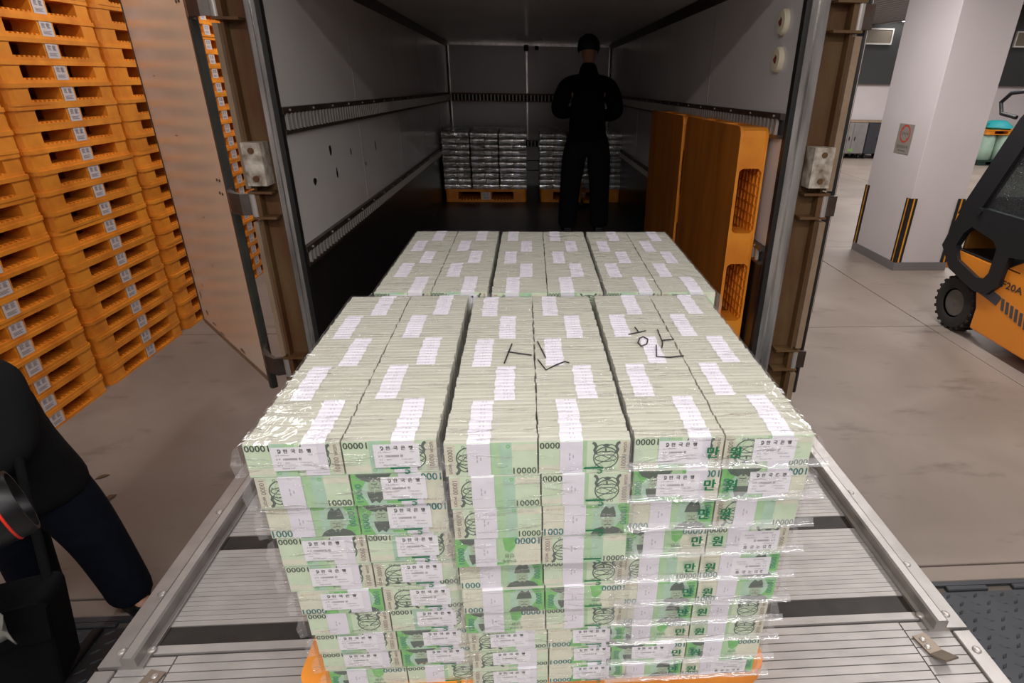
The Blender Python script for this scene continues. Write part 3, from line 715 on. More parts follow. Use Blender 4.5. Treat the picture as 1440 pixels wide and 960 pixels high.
def note_front(flip):
    d = Draw(); d.y = -.0001; d.flip = flip; W2, Z = BW/2, H0/2
    d.rect(-W2, W2, -Z, Z, 0)
    d.rect(-W2, -.030, -Z, Z, 1)
    d.poly([(-.036, -Z), (.060, -Z), (.060, Z), (-.018, Z)], 3)
    d.poly([(-.034, -Z), (-.008, -Z), (-.012, -.004), (-.020, .002), (-.030, -.010)], 5)
    d.rect(.012, W2-.004, -Z, Z, 4); d.poly([(.044, -Z), (W2, -Z), (W2, Z), (.052, Z), (.064, .004)], 5)
    d.rect(-.010, .022, Z-.008, Z-.003, 5)
    d.text('AE 2117127 C', -.055, Z-.008, .0040, 11, wmax=.032)
    for k in range(6): d.ell(-.068+k*.006, Z-.016-(k % 3)*.003, .0006, .0006, 11, 6)
    d.text('한국은행', -.020, Z-.010, .0062, 8); d.text('만원', -.020, Z-.022, .0085, 8)
    d.text('10000', -.052, -Z+.0084, .0140, 9, sq=.95, bold=.0004)
    # a generic bearded figure in a tall dark hat
    cx = .038
    d.poly([(cx-.030, -Z), (cx-.022, -.020), (cx-.008, -.015), (cx+.008, -.015), (cx+.023, -.021), (cx+.030, -Z)], 6)
    d.ell(cx, -.006, .0115, .0145, 7, 18)
    d.poly([(cx-.0145, .004), (cx+.0145, .004), (cx+.0135, .014), (cx+.009, .0275), (cx+.002, .022), (cx-.004, .0275), (cx-.0115, .017)], 6)
    d.line([(cx-.007, -.004), (cx-.002, -.004)], .0012, 6); d.line([(cx+.002, -.004), (cx+.007, -.004)], .0012, 6); d.line([(cx, -.004), (cx, -.009)], .001, 6)
    d.line([(cx-.006, -.0125), (cx, -.011), (cx+.006, -.0125)], .0018, 6); d.poly([(cx-.003, -.017), (cx+.003, -.017), (cx, -.025)], 6)
    d.text('10000', W2-.010, .006, .0112, 9, rot=-PI/2, wmax=.045)
    for k in range(3): d.ell(W2-.010, -.021-k*.0035, .0008, .0008, 9, 8)
    return d.mb.mesh('note_print', NOTE_M)
PRINT = {'A': note_back(1), 'B': note_back(-1), 'C': note_front(1), 'D': note_front(-1)}
def label_mesh(flip=1):
    d = Draw(); d.flip = flip; d.y = -.0020; w_, h_ = .0370, .0225
    d.rect(-w_, w_, -h_, h_, 0)
    d.ring(-.0235, .0150, .0025, .0032, .0017, 1, 12, -2.4, 2.2); d.line([(-.0255, .0175), (-.0220, .0115)], .0012, 1)
    for k, ch in enumerate('한국은행'): d.text(ch, -.0130+k*.0122, .0150, .0074, 1, bold=.0003)
    d.text('금 종', -.027, .0074, .0026, 2); d.text('10000 won', -.015, .0076, .0022, 2); d.text('기번호', .025, .0074, .0026, 2)
    d.text('금 액', -.027, .0002, .0032, 1); d.text('10000000 원', -.0045, .0002, .0052, 1, wmax=.031)
    d.text('확 인', -.026, -.0068, .0026, 2); d.text('발권국', -.013, -.0068, .0026, 2); d.text('기기번호 09호기', .016, -.0068, .0026, 2)
    d.text('정사일', -.026, -.0122, .0026, 2); d.text('29-Jan-26 13:57', -.013, -.0178, .0030, 1); d.text('확정 004101903', .020, -.0128, .0025, 2)
    return d.mb.mesh('paper_label', [M_paper, M_ink, M_ink_soft])
LAB = label_mesh(); LABU = label_mesh(-1)
# ---- film sleeves
def film_mesh(lo=.0, wdt=PW, dep=NB*BD, h=H0, fin=True):
    m = MB(); x0, x1, y0, y1, z1 = -wdt, wdt, -.005, dep+.004, h+.0016
    nx, ny = 12, 20
    V = []; 
    for j in range(ny+1):
        for i in range(nx+1):
            e = min(i, nx-i, j, ny-j)
            V.append((x0+(x1-x0)*i/nx, y0+(y1-y0)*j/ny, z1+(random.uniform(-.0004, .0010) if e else -.0012)))
    F = [(j*(nx+1)+i, j*(nx+1)+i+1, (j+1)*(nx+1)+i+1, (j+1)*(nx+1)+i) for j in range(ny) for i in range(nx)]
    m.add(V, F)
    # front, back and side skirts with a slight belly
    def skirt(pts, nrm):
        n = len(pts); V = []
        for q, (z, bl) in enumerate(((z1-.0012, 0), (h*.66, .0016), (h*.33, .0018), (.001, -.0004))):
            for p in pts:
                b = bl*random.uniform(.4, 1.3); V.append((p[0]+nrm[0]*b, p[1]+nrm[1]*b, z))
        F = [(q*n+i, q*n+i+1, (q+1)*n+i+1, (q+1)*n+i) for q in range(3) for i in range(n-1)]
        m.add(V, F)
    fx = [(x0+(x1-x0)*i/nx, y0) for i in range(nx+1)]; skirt(fx, (0, -1)); skirt([(a, y1) for a, _ in fx], (0, 1))
    sy = [(x0, y0+(y1-y0)*j/ny) for j in range(ny+1)]; skirt(sy, (-1, 0)); skirt([(x1, b) for _, b in sy], (1, 0))
    if fin:   # gathered ears of film at the front corners
        for s in (-1, 1):
            xx = s*wdt; V = [(xx, y0, .004), (xx, y0, h), (xx+s*.008, y0-.002, h*.92), (xx+s*.016, y0-.005, h*.5), (xx+s*.012, y0-.005, h*.08)]
            m.add(V, [(0, 1, 2, 3, 4)], 1)
    return m.mesh('film', [M_film, M_fin], smooth=60)
FILMS = [film_mesh() for _ in range(3)]
def seam_mesh():
    m = MB(); n = 16; V = []
    for i in range(n+1):
        x = -PW-.004+(2*PW+.030)*i/n; j = random.uniform(-.0015, .0015)
        V += [(x, -.0062, .020+j), (x, -.0085, .0125+j), (x, -.014+random.uniform(-.002, .001), .0075+j)]
    F = []
    for i in range(n): F += [(3*i, 3*i+3, 3*i+4, 3*i+1), (3*i+1, 3*i+4, 3*i+5, 3*i+2)]
    m.add(V, F)
    return m.mesh('film_seam', M_seam, smooth=60)
SEAMS = [seam_mesh() for _ in range(3)]
def fprint_won():
    d = Draw(); d.y = -.0072
    d.text('만', -.020, .036, .022, 0, bold=.0009); d.text('원', .018, .035, .022, 0, bold=.0009)
    return d.mb.mesh('film_print', [M_film_green])
def fprint_bar():
    d = Draw(); d.y = -.0072
    d.rect(.076, .108, .0120, .0155, 0); d.ring(.102, .0062, .0038, .0038, .0018, 0, 12, -2.6, 2.4); d.text('한', .1055, .0060, .0065, 0); d.text('은', .100, .0045, .004, 0)
    return d.mb.mesh('film_print', [M_film_green])
FP = {'W': fprint_won(), 'B': fprint_bar()}
def pack(loc, rz, zs, label, group, top=False, faces=None, fp=None, seam=False, phase=(0, 0), bandless=False):
    t = thing('banknote_pack', label, 'banknote pack', loc, (0, 0, rz), group); t.scale = (1, 1, zs)
    for c in (0, 1):
        cx = (-1, 1)[c]*.0772
        for k in range(NB):
            b = link('banknote_brick', random.choice(BRICKS), t, (cx, k*BD, 0))
            hi = (k+phase[c]) % 2 == 0
            off = (.018 if hi else -.033)+random.uniform(-.002, .002)
            if k == 0 and faces:
                code = faces[c]; off = {'A': .007, 'B': .010, 'C': -.012, 'D': -.022}[code[0]] if len(code) > 1 else (-.022 if code[0] in 'BD' else -.020)
                if fp is None and False: pass
                if len(code) > 1 and code[1] in 'lu': off = (.034, .022)[c == 1] if code[1] == 'l' else -.020
                bd = link('paper_band', random.choice(FBANDS), b, (off, 0, 0))
                link('note_print', PRINT[code[0]], b, (0, -.0002, H0/2))
                if len(code) > 1: link('paper_label', LAB if code[1] == 'l' else LABU, b, (.0065+(.004 if c else -.004) if code[1] == 'l' else .022, 0, .0345 if code[1] == 'l' else .029))
            elif k == 0 or top: link('paper_band', random.choice(BANDS), b, (off, 0, 0))
    f = link('plastic_wrap', random.choice(FILMS), t)
    if fp: link('film_print', FP[fp], f)
    if seam: link('film_seam', random.choice(SEAMS), f)
    return t
# ---- the pallet of cash on the tail lift
pallet(PM_cash, (-.035, .702, 0), (0, 0, -.012), 'orange plastic pallet carrying the cash packs on the ribbed platform', None, sticker=False)
FACES = {
 'left': [('Bl','Bl'),('A','Dl'),('C','Dl'),('Bl','Bl'),('Bl','Al'),('Cl','Al'),('B','Bl'),('Bl','Dl'),('Bl','Dl'),('D','B')],
 'middle': [('A','B'),('A','B'),('A','C'),('D','A'),('C','B'),('C','D'),('D','B'),('Al','Cl'),('Al','Cl'),('Al','Cl')],
 'right': [('Bl','Al'),('Dl','Dl'),('C','A'),('D','Bu'),('A','Cu'),('C','C'),('C','B'),('D','B'),('Dl','D'),('C','Cu')]}
HS = [.0645, .066, .0675, .066, .061, .0585, .057, .0535, .051, .050]
FRONT = {'left': (-.357, -.001, .010), 'middle': (-.037, -.014, .008), 'right': (.277, -.011, -.004)}
BACK = {'left': (-.316, .722, 0), 'middle': (.003, .712, -.008), 'right': (.320, .708, -.012)}
PH = {'left': (0, 0), 'middle': (1, 1), 'right': (0, 0)}
for row, D_ in (('front', FRONT), ('rear', BACK)):
    for s, (x, y, rz) in D_.items():
        z = .185
        zz = []
        for k in range(10)[::-1]: zz.append((k, z)); z += HS[k]
        for k, z0 in zz:
            taper = {'left': .0045, 'middle': .002, 'right': -.0015}[s]*k + (.008 if s == 'left' and k > 4 else 0) - (.004 if s == 'right' and k > 3 else 0)
            jx = random.uniform(-.003, .003)+taper; jy = random.uniform(-.004, .004) if k else 0
            if k == 0: jx = 0
            fc = FACES[s][k] if row == 'front' else (FACES[s][0] if k == 0 else None)
            fp = ('W' if s == 'right' else 'B') if row == 'front' else None
            where = 'topmost' if k == 0 else ('bottom pack' if k == 9 else ORD[k]+' from the top')
            lab = 'pack of green 10000 won notes, %s of the %s %s stack' % (where, row, s)
            p = pack((x+jx, y+jy, z0), rz+random.uniform(-.004, .004), HS[k]/H0*.995, lab, 'cash packs on the tail lift', k == 0, fc, fp, s == 'right' and row == 'front', PH[s])
            if row == 'front' and k == 0:
                WR = {'middle': [[(-.086, .368), (-.1, .272)], [(-.094, .328), (-.043, .309)], [(-.029, .379), (-.014, .298)], [(-.03, .286), (-.015, .238), (.005, .259), (.025, .275), (.034, .27)]],
                      'right': [[(.2, .454), (.204, .425)], [(.178, .412), (.222, .432)], [(.21, .398), (.218, .384), (.211, .358), (.196, .346), (.192, .365), (.201, .391), (.21, .398)], [(.251, .438), (.248, .364), (.241, .338)], [(.25, .377), (.278, .382)], [(.231, .351), (.22, .292), (.249, .288), (.279, .295)]]}.get(s)
                if WR:
                    m = MB()
                    for st in WR: m.tube([(a-x, b-y, (.7825-z0)/(HS[k]/H0)) for a, b in st], .0014, 6)
                    wr = [c_ for c_ in p.children if c_.name.startswith('plastic_wrap')][0]
                    m.build('marker_writing', M_marker, wr)
# ================================================================== cargo deep in the truck
def trz(y): return -.0152*(y-1.8)
def far_pack_mesh():
    m = MB(); w_, h_, dp = .153, .060, .46
    for s in (-1, 1):
        for k in range(4):
            a, b = sorted((s*.004, s*w_)); jz = random.uniform(-.003, .001)
            m.bbox(a, b, k*dp/4, (k+1)*dp/4-.001, 0, h_+jz, .006)
            xm = (a+b)/2+(.02 if k % 2 else -.02); m.box(xm-.018, xm+.018, k*dp/4-.0012, (k+1)*dp/4-.001, 0.002, h_+jz+.001, 1)
    return m.mesh('far_pack', [mat('note_edges_brightened', lin(206, 196, 172), .6, noise=.3, nscale=40), M_band])  # edges painted lighter to make up for low light on the far packs
def far_film_mesh():
    m = MB(); w_, h_, dp = .156, .064, .465; nx = 14; prof = [(-.006, .0), (-.010, .016), (-.012, .034), (-.009, .052), (-.002, .0645), (.02, .066), (dp*.5, .0665), (dp, .064)]
    V = []; 
    for a, b in prof:
        for i in range(nx+1): V.append((-w_+2*w_*i/nx, a+random.uniform(-.002, .002), b*.94+random.uniform(-.0012, .0012)))
    m.add(V, [(j*(nx+1)+i, j*(nx+1)+i+1, (j+1)*(nx+1)+i+1, (j+1)*(nx+1)+i) for j in range(len(prof)-1) for i in range(nx)])
    return m.mesh('far_film', M_film_far, smooth=60)
FPM = [far_pack_mesh() for _ in range(3)]; FFM = [far_film_mesh() for _ in range(4)]
for side_, xc in (('left', -.545), ('right', .588)):
    yf = 6.38
    pallet(PM_load, (xc, yf+.486, trz(yf+.486)), (-.0152, 0, 0), 'orange plastic pallet under shiny cash packs, %s one deep inside the truck' % side_, 'orange pallets deep inside the truck', True, h=.15)
    for row, yo in (('front', .012), ('rear', .492)):
        for s, xs in (('left', -.330), ('middle', 0), ('right', .330)):
            for k in range(10):
                y = yf+yo
                where = 'bottom' if k == 0 else ('top' if k == 9 else ORD[9-k]+' from top')
                o = tag(link('wrapped_banknote_pack', random.choice(FPM), None, (xc+xs+random.uniform(-.004, .004), y+random.uniform(-.004, .004), trz(y+.2)+.15+.004+k*.0645), (-.0152, 0, random.uniform(-.012, .012))),
                        'shiny wrapped banknote pack, %s of %s %s stack, %s pallet deep inside truck' % (where, row, s, side_), 'banknote pack', 'cash packs deep inside the truck')
                link('plastic_wrap', random.choice(FFM), o)
# pallets standing on edge along the right wall
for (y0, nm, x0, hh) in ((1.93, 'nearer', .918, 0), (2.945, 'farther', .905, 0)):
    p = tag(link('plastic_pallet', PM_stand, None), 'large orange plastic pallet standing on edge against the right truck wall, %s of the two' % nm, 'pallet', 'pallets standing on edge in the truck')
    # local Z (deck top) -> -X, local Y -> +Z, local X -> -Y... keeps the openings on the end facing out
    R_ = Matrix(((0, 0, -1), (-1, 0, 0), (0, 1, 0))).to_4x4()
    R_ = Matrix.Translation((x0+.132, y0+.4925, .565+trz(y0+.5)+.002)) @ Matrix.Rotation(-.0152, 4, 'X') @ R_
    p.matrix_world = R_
# ================================================================== people
def skin_obj(name, verts, edges, m, parent, root=0, sub=2):
    """verts: (x,y,z,radius or (rx,ry))"""
    me = bpy.data.meshes.new(name); me.from_pydata([v[:3] for v in verts], edges, []); me.materials.append(m)
    o = link(name, me, parent)
    md = o.modifiers.new('skin', 'SKIN'); md.use_smooth_shade = True
    lay = me.skin_vertices if me.skin_vertices else None
    if not lay:
        bpy.context.view_layer.objects.active = o
        bm_ = __import__('bmesh').new(); bm_.from_mesh(me); bm_.verts.layers.skin.verify(); bm_.to_mesh(me); bm_.free()
    sv = me.skin_vertices[0].data
    for i, v in enumerate(verts):
        r = v[3]; sv[i].radius = r if isinstance(r, tuple) else (r, r); sv[i].use_root = (i == root)
    s = o.modifiers.new('sub', 'SUBSURF'); s.levels = sub; s.render_levels = sub
    # bake the modifiers so that the figure is a plain mesh
    dg = bpy.context.evaluated_depsgraph_get(); me2 = bpy.data.meshes.new_from_object(o.evaluated_get(dg))
    o.modifiers.clear(); o.data = me2; me2.polygons.foreach_set('use_smooth', [True]*len(me2.polygons))
    return o
def hand(V, E, iw, wrist, d, palm_n, curl=.5, sz=1.0):
    """adds a five-fingered hand to the body chain; d = pointing direction, palm_n = palm normal"""
    d = Vector(d).normalized(); n = Vector(palm_n).normalized(); n = (n-d*n.dot(d)).normalized(); s = d.cross(n)
    wv = Vector(wrist)
    def put(p, r): V.append((p.x, p.y, p.z, r)); return len(V)-1
    palm = put(wv+d*.042*sz, (.030*sz, .016*sz)); E.append((iw, palm))
    for k, (o_, L_) in enumerate(((-.027, .062), (-.009, .072), (.009, .068), (.026, .053))):
        b = wv+d*.072*sz+s*o_*sz; i0 = put(b, .0085*sz); E.append((palm, i0))
        a = curl; p = b; dd = d
        for seg in (.45, .32, .23):
            ang = a*.9; dd = (dd*math.cos(ang)+n*math.sin(ang)).normalized(); n_ = n
            p = p+dd*L_*seg*sz; i1 = put(p, .0078*sz); E.append((i0, i1)); i0 = i1
    t0 = put(wv+d*.030*sz-s*.030*sz+n*.006*sz, .010*sz); E.append((palm, t0))
    t1 = put(wv+d*.052*sz-s*.046*sz+n*.018*sz, .0095*sz); E.append((t0, t1))
    t2 = put(wv+d*.074*sz-s*.046*sz+n*.032*sz, .008*sz); E.append((t1, t2))
def person(name, label, loc, rot, J, mats, hands, B=1.0, hem=-.03, hw=1.0):
    """J: joints in local space"""
    t = thing(name, label, 'person', loc, rot)
    P = {k: Vector(v) for k, v in J.items() if k != 'sole'}
    V = []; E = []; I = {}
    def put(k, p, r, frm=None):
        V.append((p[0], p[1], p[2], r)); I[k] = len(V)-1
        if frm is not None: E.append((I[frm], I[k]))
    put('pelvis', P['pelvis'], (.135, .095)); put('waist', P['pelvis'].lerp(P['chest'], .5), (.12, .085), 'pelvis'); put('chest', P['chest'], (.120, .085), 'waist')
    put('neck', P['neck'], (.052, .055), 'chest'); h = P['head']; n = P['neck']; f = Vector(J['face']).normalized()
    put('jaw', n.lerp(h, .45)+f*.012, (.058, .066), 'neck'); put('head', h, (.074, .086), 'jaw'); put('crown', h+(h-n).normalized()*.055, (.060, .070), 'head')
    for s in 'lr':
        put('sh'+s, P['sh'+s]-Vector((0, 0, .02)), .030, 'chest'); put('el'+s, P['el'+s], .033, 'sh'+s); put('wr'+s, P['wr'+s], .028, 'el'+s)
        put('hip'+s, P['hip'+s], .082, 'pelvis'); put('kn'+s, P['kn'+s], .056, 'hip'+s); put('an'+s, P['an'+s], .038, 'kn'+s); put('to'+s, P['to'+s], (.035, .025), 'an'+s)
    for s in 'lr':
        d, nn, cu = hands[s]; hand(V, E, I['wr'+s], P['wr'+s], d, nn, cu)
    body = skin_obj('body', V, E, mats['skin'], t)
    # face: nose, ears, eyes, mouth
    sd = f.cross(Vector((0, 0, 1))).normalized()
    upv = (h-n).normalized()
    m = MB(); m.lathe([(.004, 0), (.012, .010), (.015, .020), (.006, .030)], h+f*.078+upv*.012, (f*.35-upv).normalized(), 10)
    for s in (-1, 1): m.lathe([(.010, -.006), (.024, 0), (.020, .008), (.006, .010)], h+sd*s*.078-f*.005-upv*.006, sd*s, 12)
    m.build('nose_and_ears', mats['skin'], t, smooth=60)
    m = MB()
    for s in (-1, 1): m.lathe([(.003, .006), (.010, .003), (.011, -.006)], h+f*.080+sd*s*.030+upv*.012, f, 10)
    m.tube([h+f*.086-upv*.040-sd*.022, h+f*.090-upv*.041, h+f*.086-upv*.040+sd*.022], .004)
    m.build('eyes_and_mouth', M_hair, t, smooth=60)
    # hair cap
    m = MB(); vv = []; ff = []; N1, N2 = 20, 9
    for j in range(N2+1):
        th = j/N2*2.15
        for k in range(N1):
            ph = 2*PI*k/N1; dirv = upv*math.cos(th)+(f*math.cos(ph)+sd*math.sin(ph))*math.sin(th)
            cut = 1 if math.cos(ph) < .35 else max(.42, 1-(math.cos(ph)-.35)*.9)
            th2 = th*cut; dirv = upv*math.cos(th2)+(f*math.cos(ph)+sd*math.sin(ph))*math.sin(th2)
            c = h+upv*.022; q = c+dirv*(.100 if True else 0)*(1+.02*math.sin(ph*5+j)); vv.append(tuple(q))
    for j in range(N2):
        for k in range(N1): ff.append((j*N1+k, j*N1+(k+1) % N1, (j+1)*N1+(k+1) % N1, (j+1)*N1+k))
    m.add(vv, ff); m.build('hair', M_hair, t, smooth=80)
    # jacket
    V = []; E = []; I = {}
    put('hem', P['pelvis']+Vector((0, 0, hem-.05)), (.166*B*hw, .128*B*hw)); put('pelvis', P['pelvis']+Vector((0, 0, hem+.04)), (.166*B*hw, .126*B*hw), 'hem'); put('waist', P['pelvis'].lerp(P['chest'], .5), (.160*B, .122*B), 'pelvis'); put('chest', P['chest'], (.178*B, .130*B), 'waist'); put('coll', P['chest'].lerp(P['neck'], .72), (.112, .088), 'chest'); put('coll2', P['chest'].lerp(P['neck'], 1.16), (.068, .070), 'coll')
    for s in 'lr':
        put('cl'+s, P['sh'+s].lerp(P['chest'].lerp(P['neck'], .5), .5), .086*B, 'chest'); put('sh'+s, P['sh'+s], .080*B, 'cl'+s); put('ua'+s, P['sh'+s].lerp(P['el'+s], .5), .078*B, 'sh'+s); put('el'+s, P['el'+s], .072*B, 'ua'+s); put('fa'+s, P['el'+s].lerp(P['wr'+s], .55), .058*B, 'el'+s); put('wr'+s, P['el'+s].lerp(P['wr'+s], .97), .044, 'fa'+s)
    skin_obj('jacket', V, E, mats['top'], t, 3)
    V = []; E = []; I = {}
    put('pelvis', P['pelvis'], (.150*B, .112*B)); put('w', P['pelvis']+Vector((0, 0, .10)), (.142*B, .108*B), 'pelvis')
    for s in 'lr':
        put('hip'+s, P['hip'+s]-Vector((0, 0, .04)), .112*B, 'pelvis'); put('th'+s, P['hip'+s].lerp(P['kn'+s], .5), .110*B, 'hip'+s); put('kn'+s, P['kn'+s], .094*B, 'th'+s); put('ca'+s, P['kn'+s].lerp(P['an'+s], .5), .090*B, 'kn'+s); put('an'+s, P['kn'+s].lerp(P['an'+s], .92), .086*B, 'ca'+s); put('cuff'+s, P['an'+s]-Vector((0, 0, .055)), .088*B, 'an'+s)
    skin_obj('trousers', V, E, mats['legs'], t)
    for s in 'lr':
        a = P['an'+s]; to = P['to'+s]; d = (to-a); d.z = 0; L_ = d.length; d.normalize(); q = Vector((-d.y, d.x, 0)); base = J['sole']
        m = MB(); prof = [(-.05, .034), (-.03, .042), (.02, .043), (.07, .046), (L_+.02, .040), (L_+.05, .018)]
        lo = [a+d*x+q*yy for x, yy in prof]+[a+d*x-q*yy for x, yy in prof[::-1]]
        hi = [(.068, .80), (.075, .85), (.075, .85), (.060, .85), (.045, .8), (.03, .7)]
        n_ = len(lo); vv = [(p.x, p.y, base) for p in lo]+[(p.x, p.y, base+.022) for p in lo]
        top = []
        for i, (x, yy) in enumerate(prof): top.append(a+d*x+q*yy*hi[i][1])
        for i, (x, yy) in list(enumerate(prof))[::-1]: top.append(a+d*x-q*yy*hi[i][1])
        zz = [hi[i][0] for i in range(6)]+[hi[i][0] for i in range(6)][::-1]
        vv += [(p.x, p.y, base+z) for p, z in zip(top, zz)]
        ff = [tuple(range(n_))[::-1]]+[(r*n_+i, r*n_+(i+1) % n_, (r+1)*n_+(i+1) % n_, (r+1)*n_+i) for r in (0, 1) for i in range(n_)]+[(2*n_+i, 2*n_+i+1, 3*n_-2-i, 3*n_-1-i) for i in range(5)]
        m.add(vv, ff); m.build('shoe', M_shoe, t, smooth=50)
    return t
# man in black, seen from behind inside the truck
zf = -.0152*(4.85-1.8)
J = dict(pelvis=(0, 0, .86), chest=(.0, .02, 1.20), neck=(.0, .04, 1.45), head=(.0, .085, 1.578), face=(0, 1, -.35),
         shl=(-.195, .03, 1.29), shr=(.195, .03, 1.29), ell=(-.275, .06, 1.06), elr=(.275, .06, 1.06), wrl=(-.12, .27, 1.06), wrr=(.14, .27, 1.02),
         hipl=(-.105, 0, .82), hipr=(.105, 0, .82), knl=(-.145, .02, .45), knr=(.13, .02, .45), anl=(-.175, -.02, .08), anr=(.135, -.01, .08), tol=(-.185, .13, .03), tor=(.135, .14, .03), sole=0.0)
person('person', 'man in black jacket and trousers standing with his back turned deep inside the truck', (.505, 4.86, zf), (0, 0, 0), J, dict(skin=M_skin, top=M_black_cloth, legs=M_black_cloth),
       dict(l=((.6, .6, .1), (0, -.3, -1), .5), r=((-.6, .6, .1), (0, -.3, -1), .5)), B=1.12)
# photographer at the left, standing on the hall floor
J = dict(pelvis=(-1.86, .99, .06), chest=(-1.86, .95, .33), neck=(-1.86, .93, .53), head=(-1.86, .88, .68), face=(.75, -.6, -.25),
         shl=(-2.0, .88, .46), shr=(-1.705, .90, .445), ell=(-1.80, .60, .22), elr=(-1.655, .82, .245), wrl=(-1.50, .33, .27), wrr=(-1.84, .62, .16),
         hipl=(-1.955, 1.0, .02), hipr=(-1.775, .99, .02), knl=(-2.03, 1.05, -.33), knr=(-1.725, 1.03, -.32), anl=(-2.10, 1.10, -.63), anr=(-1.715, 1.065, -.63), tol=(-2.01, 1.02, -.69), tor=(-1.635, 1.02, -.69), sole=ZF)
ph = person('person', 'photographer in black top and navy jeans at the left, holding a big black lens', (0, 0, 0), (0, 0, 0), J, dict(skin=M_skin, top=M_dark_cloth, legs=M_navy),
       dict(l=((.8, -.2, .25), (0, .1, 1), .45), r=((.2, -.8, .1), (-.2, .2, -1), .5)), hem=-.12, hw=1.34)
camt = thing('camera', 'black camera with a long red-ringed lens held by the photographer', 'camera', (-1.135, .25, .487))
ax = Vector((.74, .66, .14)).normalized(); camt.scale = (1.22,)*3
m = MB(); m.lathe([(.040, -.47), (.046, -.44), (.046, -.30), (.052, -.28), (.052, -.20), (.048, -.19), (.053, -.12), (.060, -.10), (.0615, -.012), (.058, 0), (.053, .0), (.053, -.012), (.046, -.03)], (0, 0, 0), ax, 32, caps=False); m.build('lens_barrel', M_lens, camt, smooth=30)
m = MB(); m.lathe([(.0612, -.0285), (.0625, -.0275), (.0625, -.025), (.0612, -.024)], (0, 0, 0), ax, 32, caps=False); m.build('red_ring', M_red, camt, smooth=30)
m = MB(); m.lathe([(.047, -.030), (.03, -.022), (.01, -.018)], (0, 0, 0), ax, 28); m.build('front_glass', M_glass, camt, smooth=60)
for q in (-.24, -.15):
    m = MB(); m.lathe([(.0535, q-.02), (.0555, q-.018), (.0555, q+.018), (.0535, q+.02)], (0, 0, 0), ax, 32, caps=False); m.build('focus_ring', M_rubber, camt, smooth=30)
m = MB(); m.T = Matrix.Translation(ax*-.53) @ ax.to_track_quat('X', 'Z').to_matrix().to_4x4()
m.bbox(-.05, .06, -.075, .075, -.055, .055, .012); m.bbox(-.03, .05, -.03, .03, .055, .085, .010); m.build('camera_body', M_lens, camt)
bag = thing('shoulder_bag', 'black fabric bag hanging in front of the photographer legs', 'bag', (-1.70, .52, -.24))
m = MB(); prof = [(-.20, -.22), (.13, -.22), (.165, -.19), (.215, .13), (.205, .155), (-.20, .125), (-.22, .10)]
m.T = Matrix.Rotation(.25, 4, 'Z')
m.prism(prof, -.07, .07, axis='y'); o = m.build('bag_body', M_black_cloth, bag); bv = o.modifiers.new('round', 'BEVEL'); bv.width = .02; bv.segments = 3
m = MB(); m.T = Matrix.Rotation(.25, 4, 'Z'); m.prism([(-.225, .10), (-.20, .13), (.21, .162), (.222, .14), (.20, .02), (-.21, -.01)], -.082, -.068, axis='y'); m.build('flap', M_black_cloth, bag)
m = MB(); m.tube([(-.17, 0, .12), (-.20, .16, .42), (-.19, .34, .72), (-.14, .42, .73), (.05, .30, .55), (.17, .08, .14)], .013, 8); m.build('strap', M_black_cloth, bag, smooth=60)
m = MB(); V = []; F = []
for j in range(7):
    for i in range(5): V.append((.02+.05*i*.5+random.uniform(-.006, .006), -.10+random.uniform(-.008, .008)-.012*math.sin(i*1.8), .17-.022*j+random.uniform(-.004, .004)))
for j in range(6):
    for i in range(4): F.append((j*5+i, j*5+i+1, (j+1)*5+i+1, (j+1)*5+i))
m.add(V, F); cl = m.build('cleaning_cloth', M_cloth_grey, None, loc=(-1.61, .51, -.17), smooth=60); tag(cl, 'crumpled pale grey cloth hanging over the black bag', 'cloth')
md = cl.modifiers.new('thick', 'SOLIDIFY'); md.thickness = .004

# pallet jack behind the man's legs
pj = thing('pallet_jack', 'orange hand pallet jack half hidden behind the man in black', 'pallet jack', (.515, 5.95, trz(5.95)), (-.0152, 0, 0))
m = MB(); m.bbox(-.055, .055, .05, .20, .06, .30, .015); m.build('pump_housing', M_orange, pj)
m = MB(); m.tube([(0, .08, .22), (0, .03, .45), (0, -.04, .80)], .02, 10); m.build('handle_shaft', M_orange, pj, smooth=50)
m = MB(); m.tube([(-.015, -.04, .79), (-.09, -.05, .86), (-.09, -.06, .95), (.09, -.06, .95), (.09, -.05, .86), (.015, -.04, .79)], .014, 8); m.build('handle_loop', M_black, pj, smooth=50)
for s in (-1, 1):
    m = MB(); m.bbox(s*.16-.05, s*.16+.05, .18, .90, .035, .065, .006) if False else m.bbox(s*.13-.045, s*.13+.045, .16, .40, .035, .065, .006); m.build('fork', M_orange, pj)
    m = MB(); m.cyl((s*.03, .10, .042), (s*.075, .10, .042), .042, n=18); m.build('steer_wheel', M_black, pj, smooth=40)

# ================================================================== forklift at the right
fk = thing('forklift', 'orange and black forklift with cab parked right of the truck', 'forklift', (3.75, 0, ZF))
def wheel(x0, y, z, r, wd):
    prof = [(r*.55, 0), (r*.62, -.01), (r*.93, -.006), (r, .02), (r, wd-.02), (r*.93, wd), (r*.55, wd)]
    m = MB(); m.lathe(prof, (x0, y, z), (1, 0, 0), 36, caps=False); wo = m.build('wheel', M_tyre, fk, smooth=35)
    for k in range(22):
        a = 2*PI*k/22; b = MB(); b.T = Matrix.Translation((x0, y, z)) @ Matrix.Rotation(a, 4, 'X')
        b.bbox(-.004, wd*.45, -.012, .014, r-.03, r+.012, .003); b.T = b.T @ Matrix.Rotation(.14, 4, 'X'); b.bbox(wd*.55, wd+.004, -.012, .014, r-.03, r+.012, .003); b.build('tread_lug', M_tyre, wo)
    m = MB(); m.lathe([(r*.55, .012), (r*.50, .012), (r*.42, .04), (r*.2, .04), (r*.17, .015), (r*.06, .008)], (x0, y, z), (1, 0, 0), 24); m.build('hub', M_hub, wo, smooth=40)
wheel(.015, 3.90, .245, .235, .17)
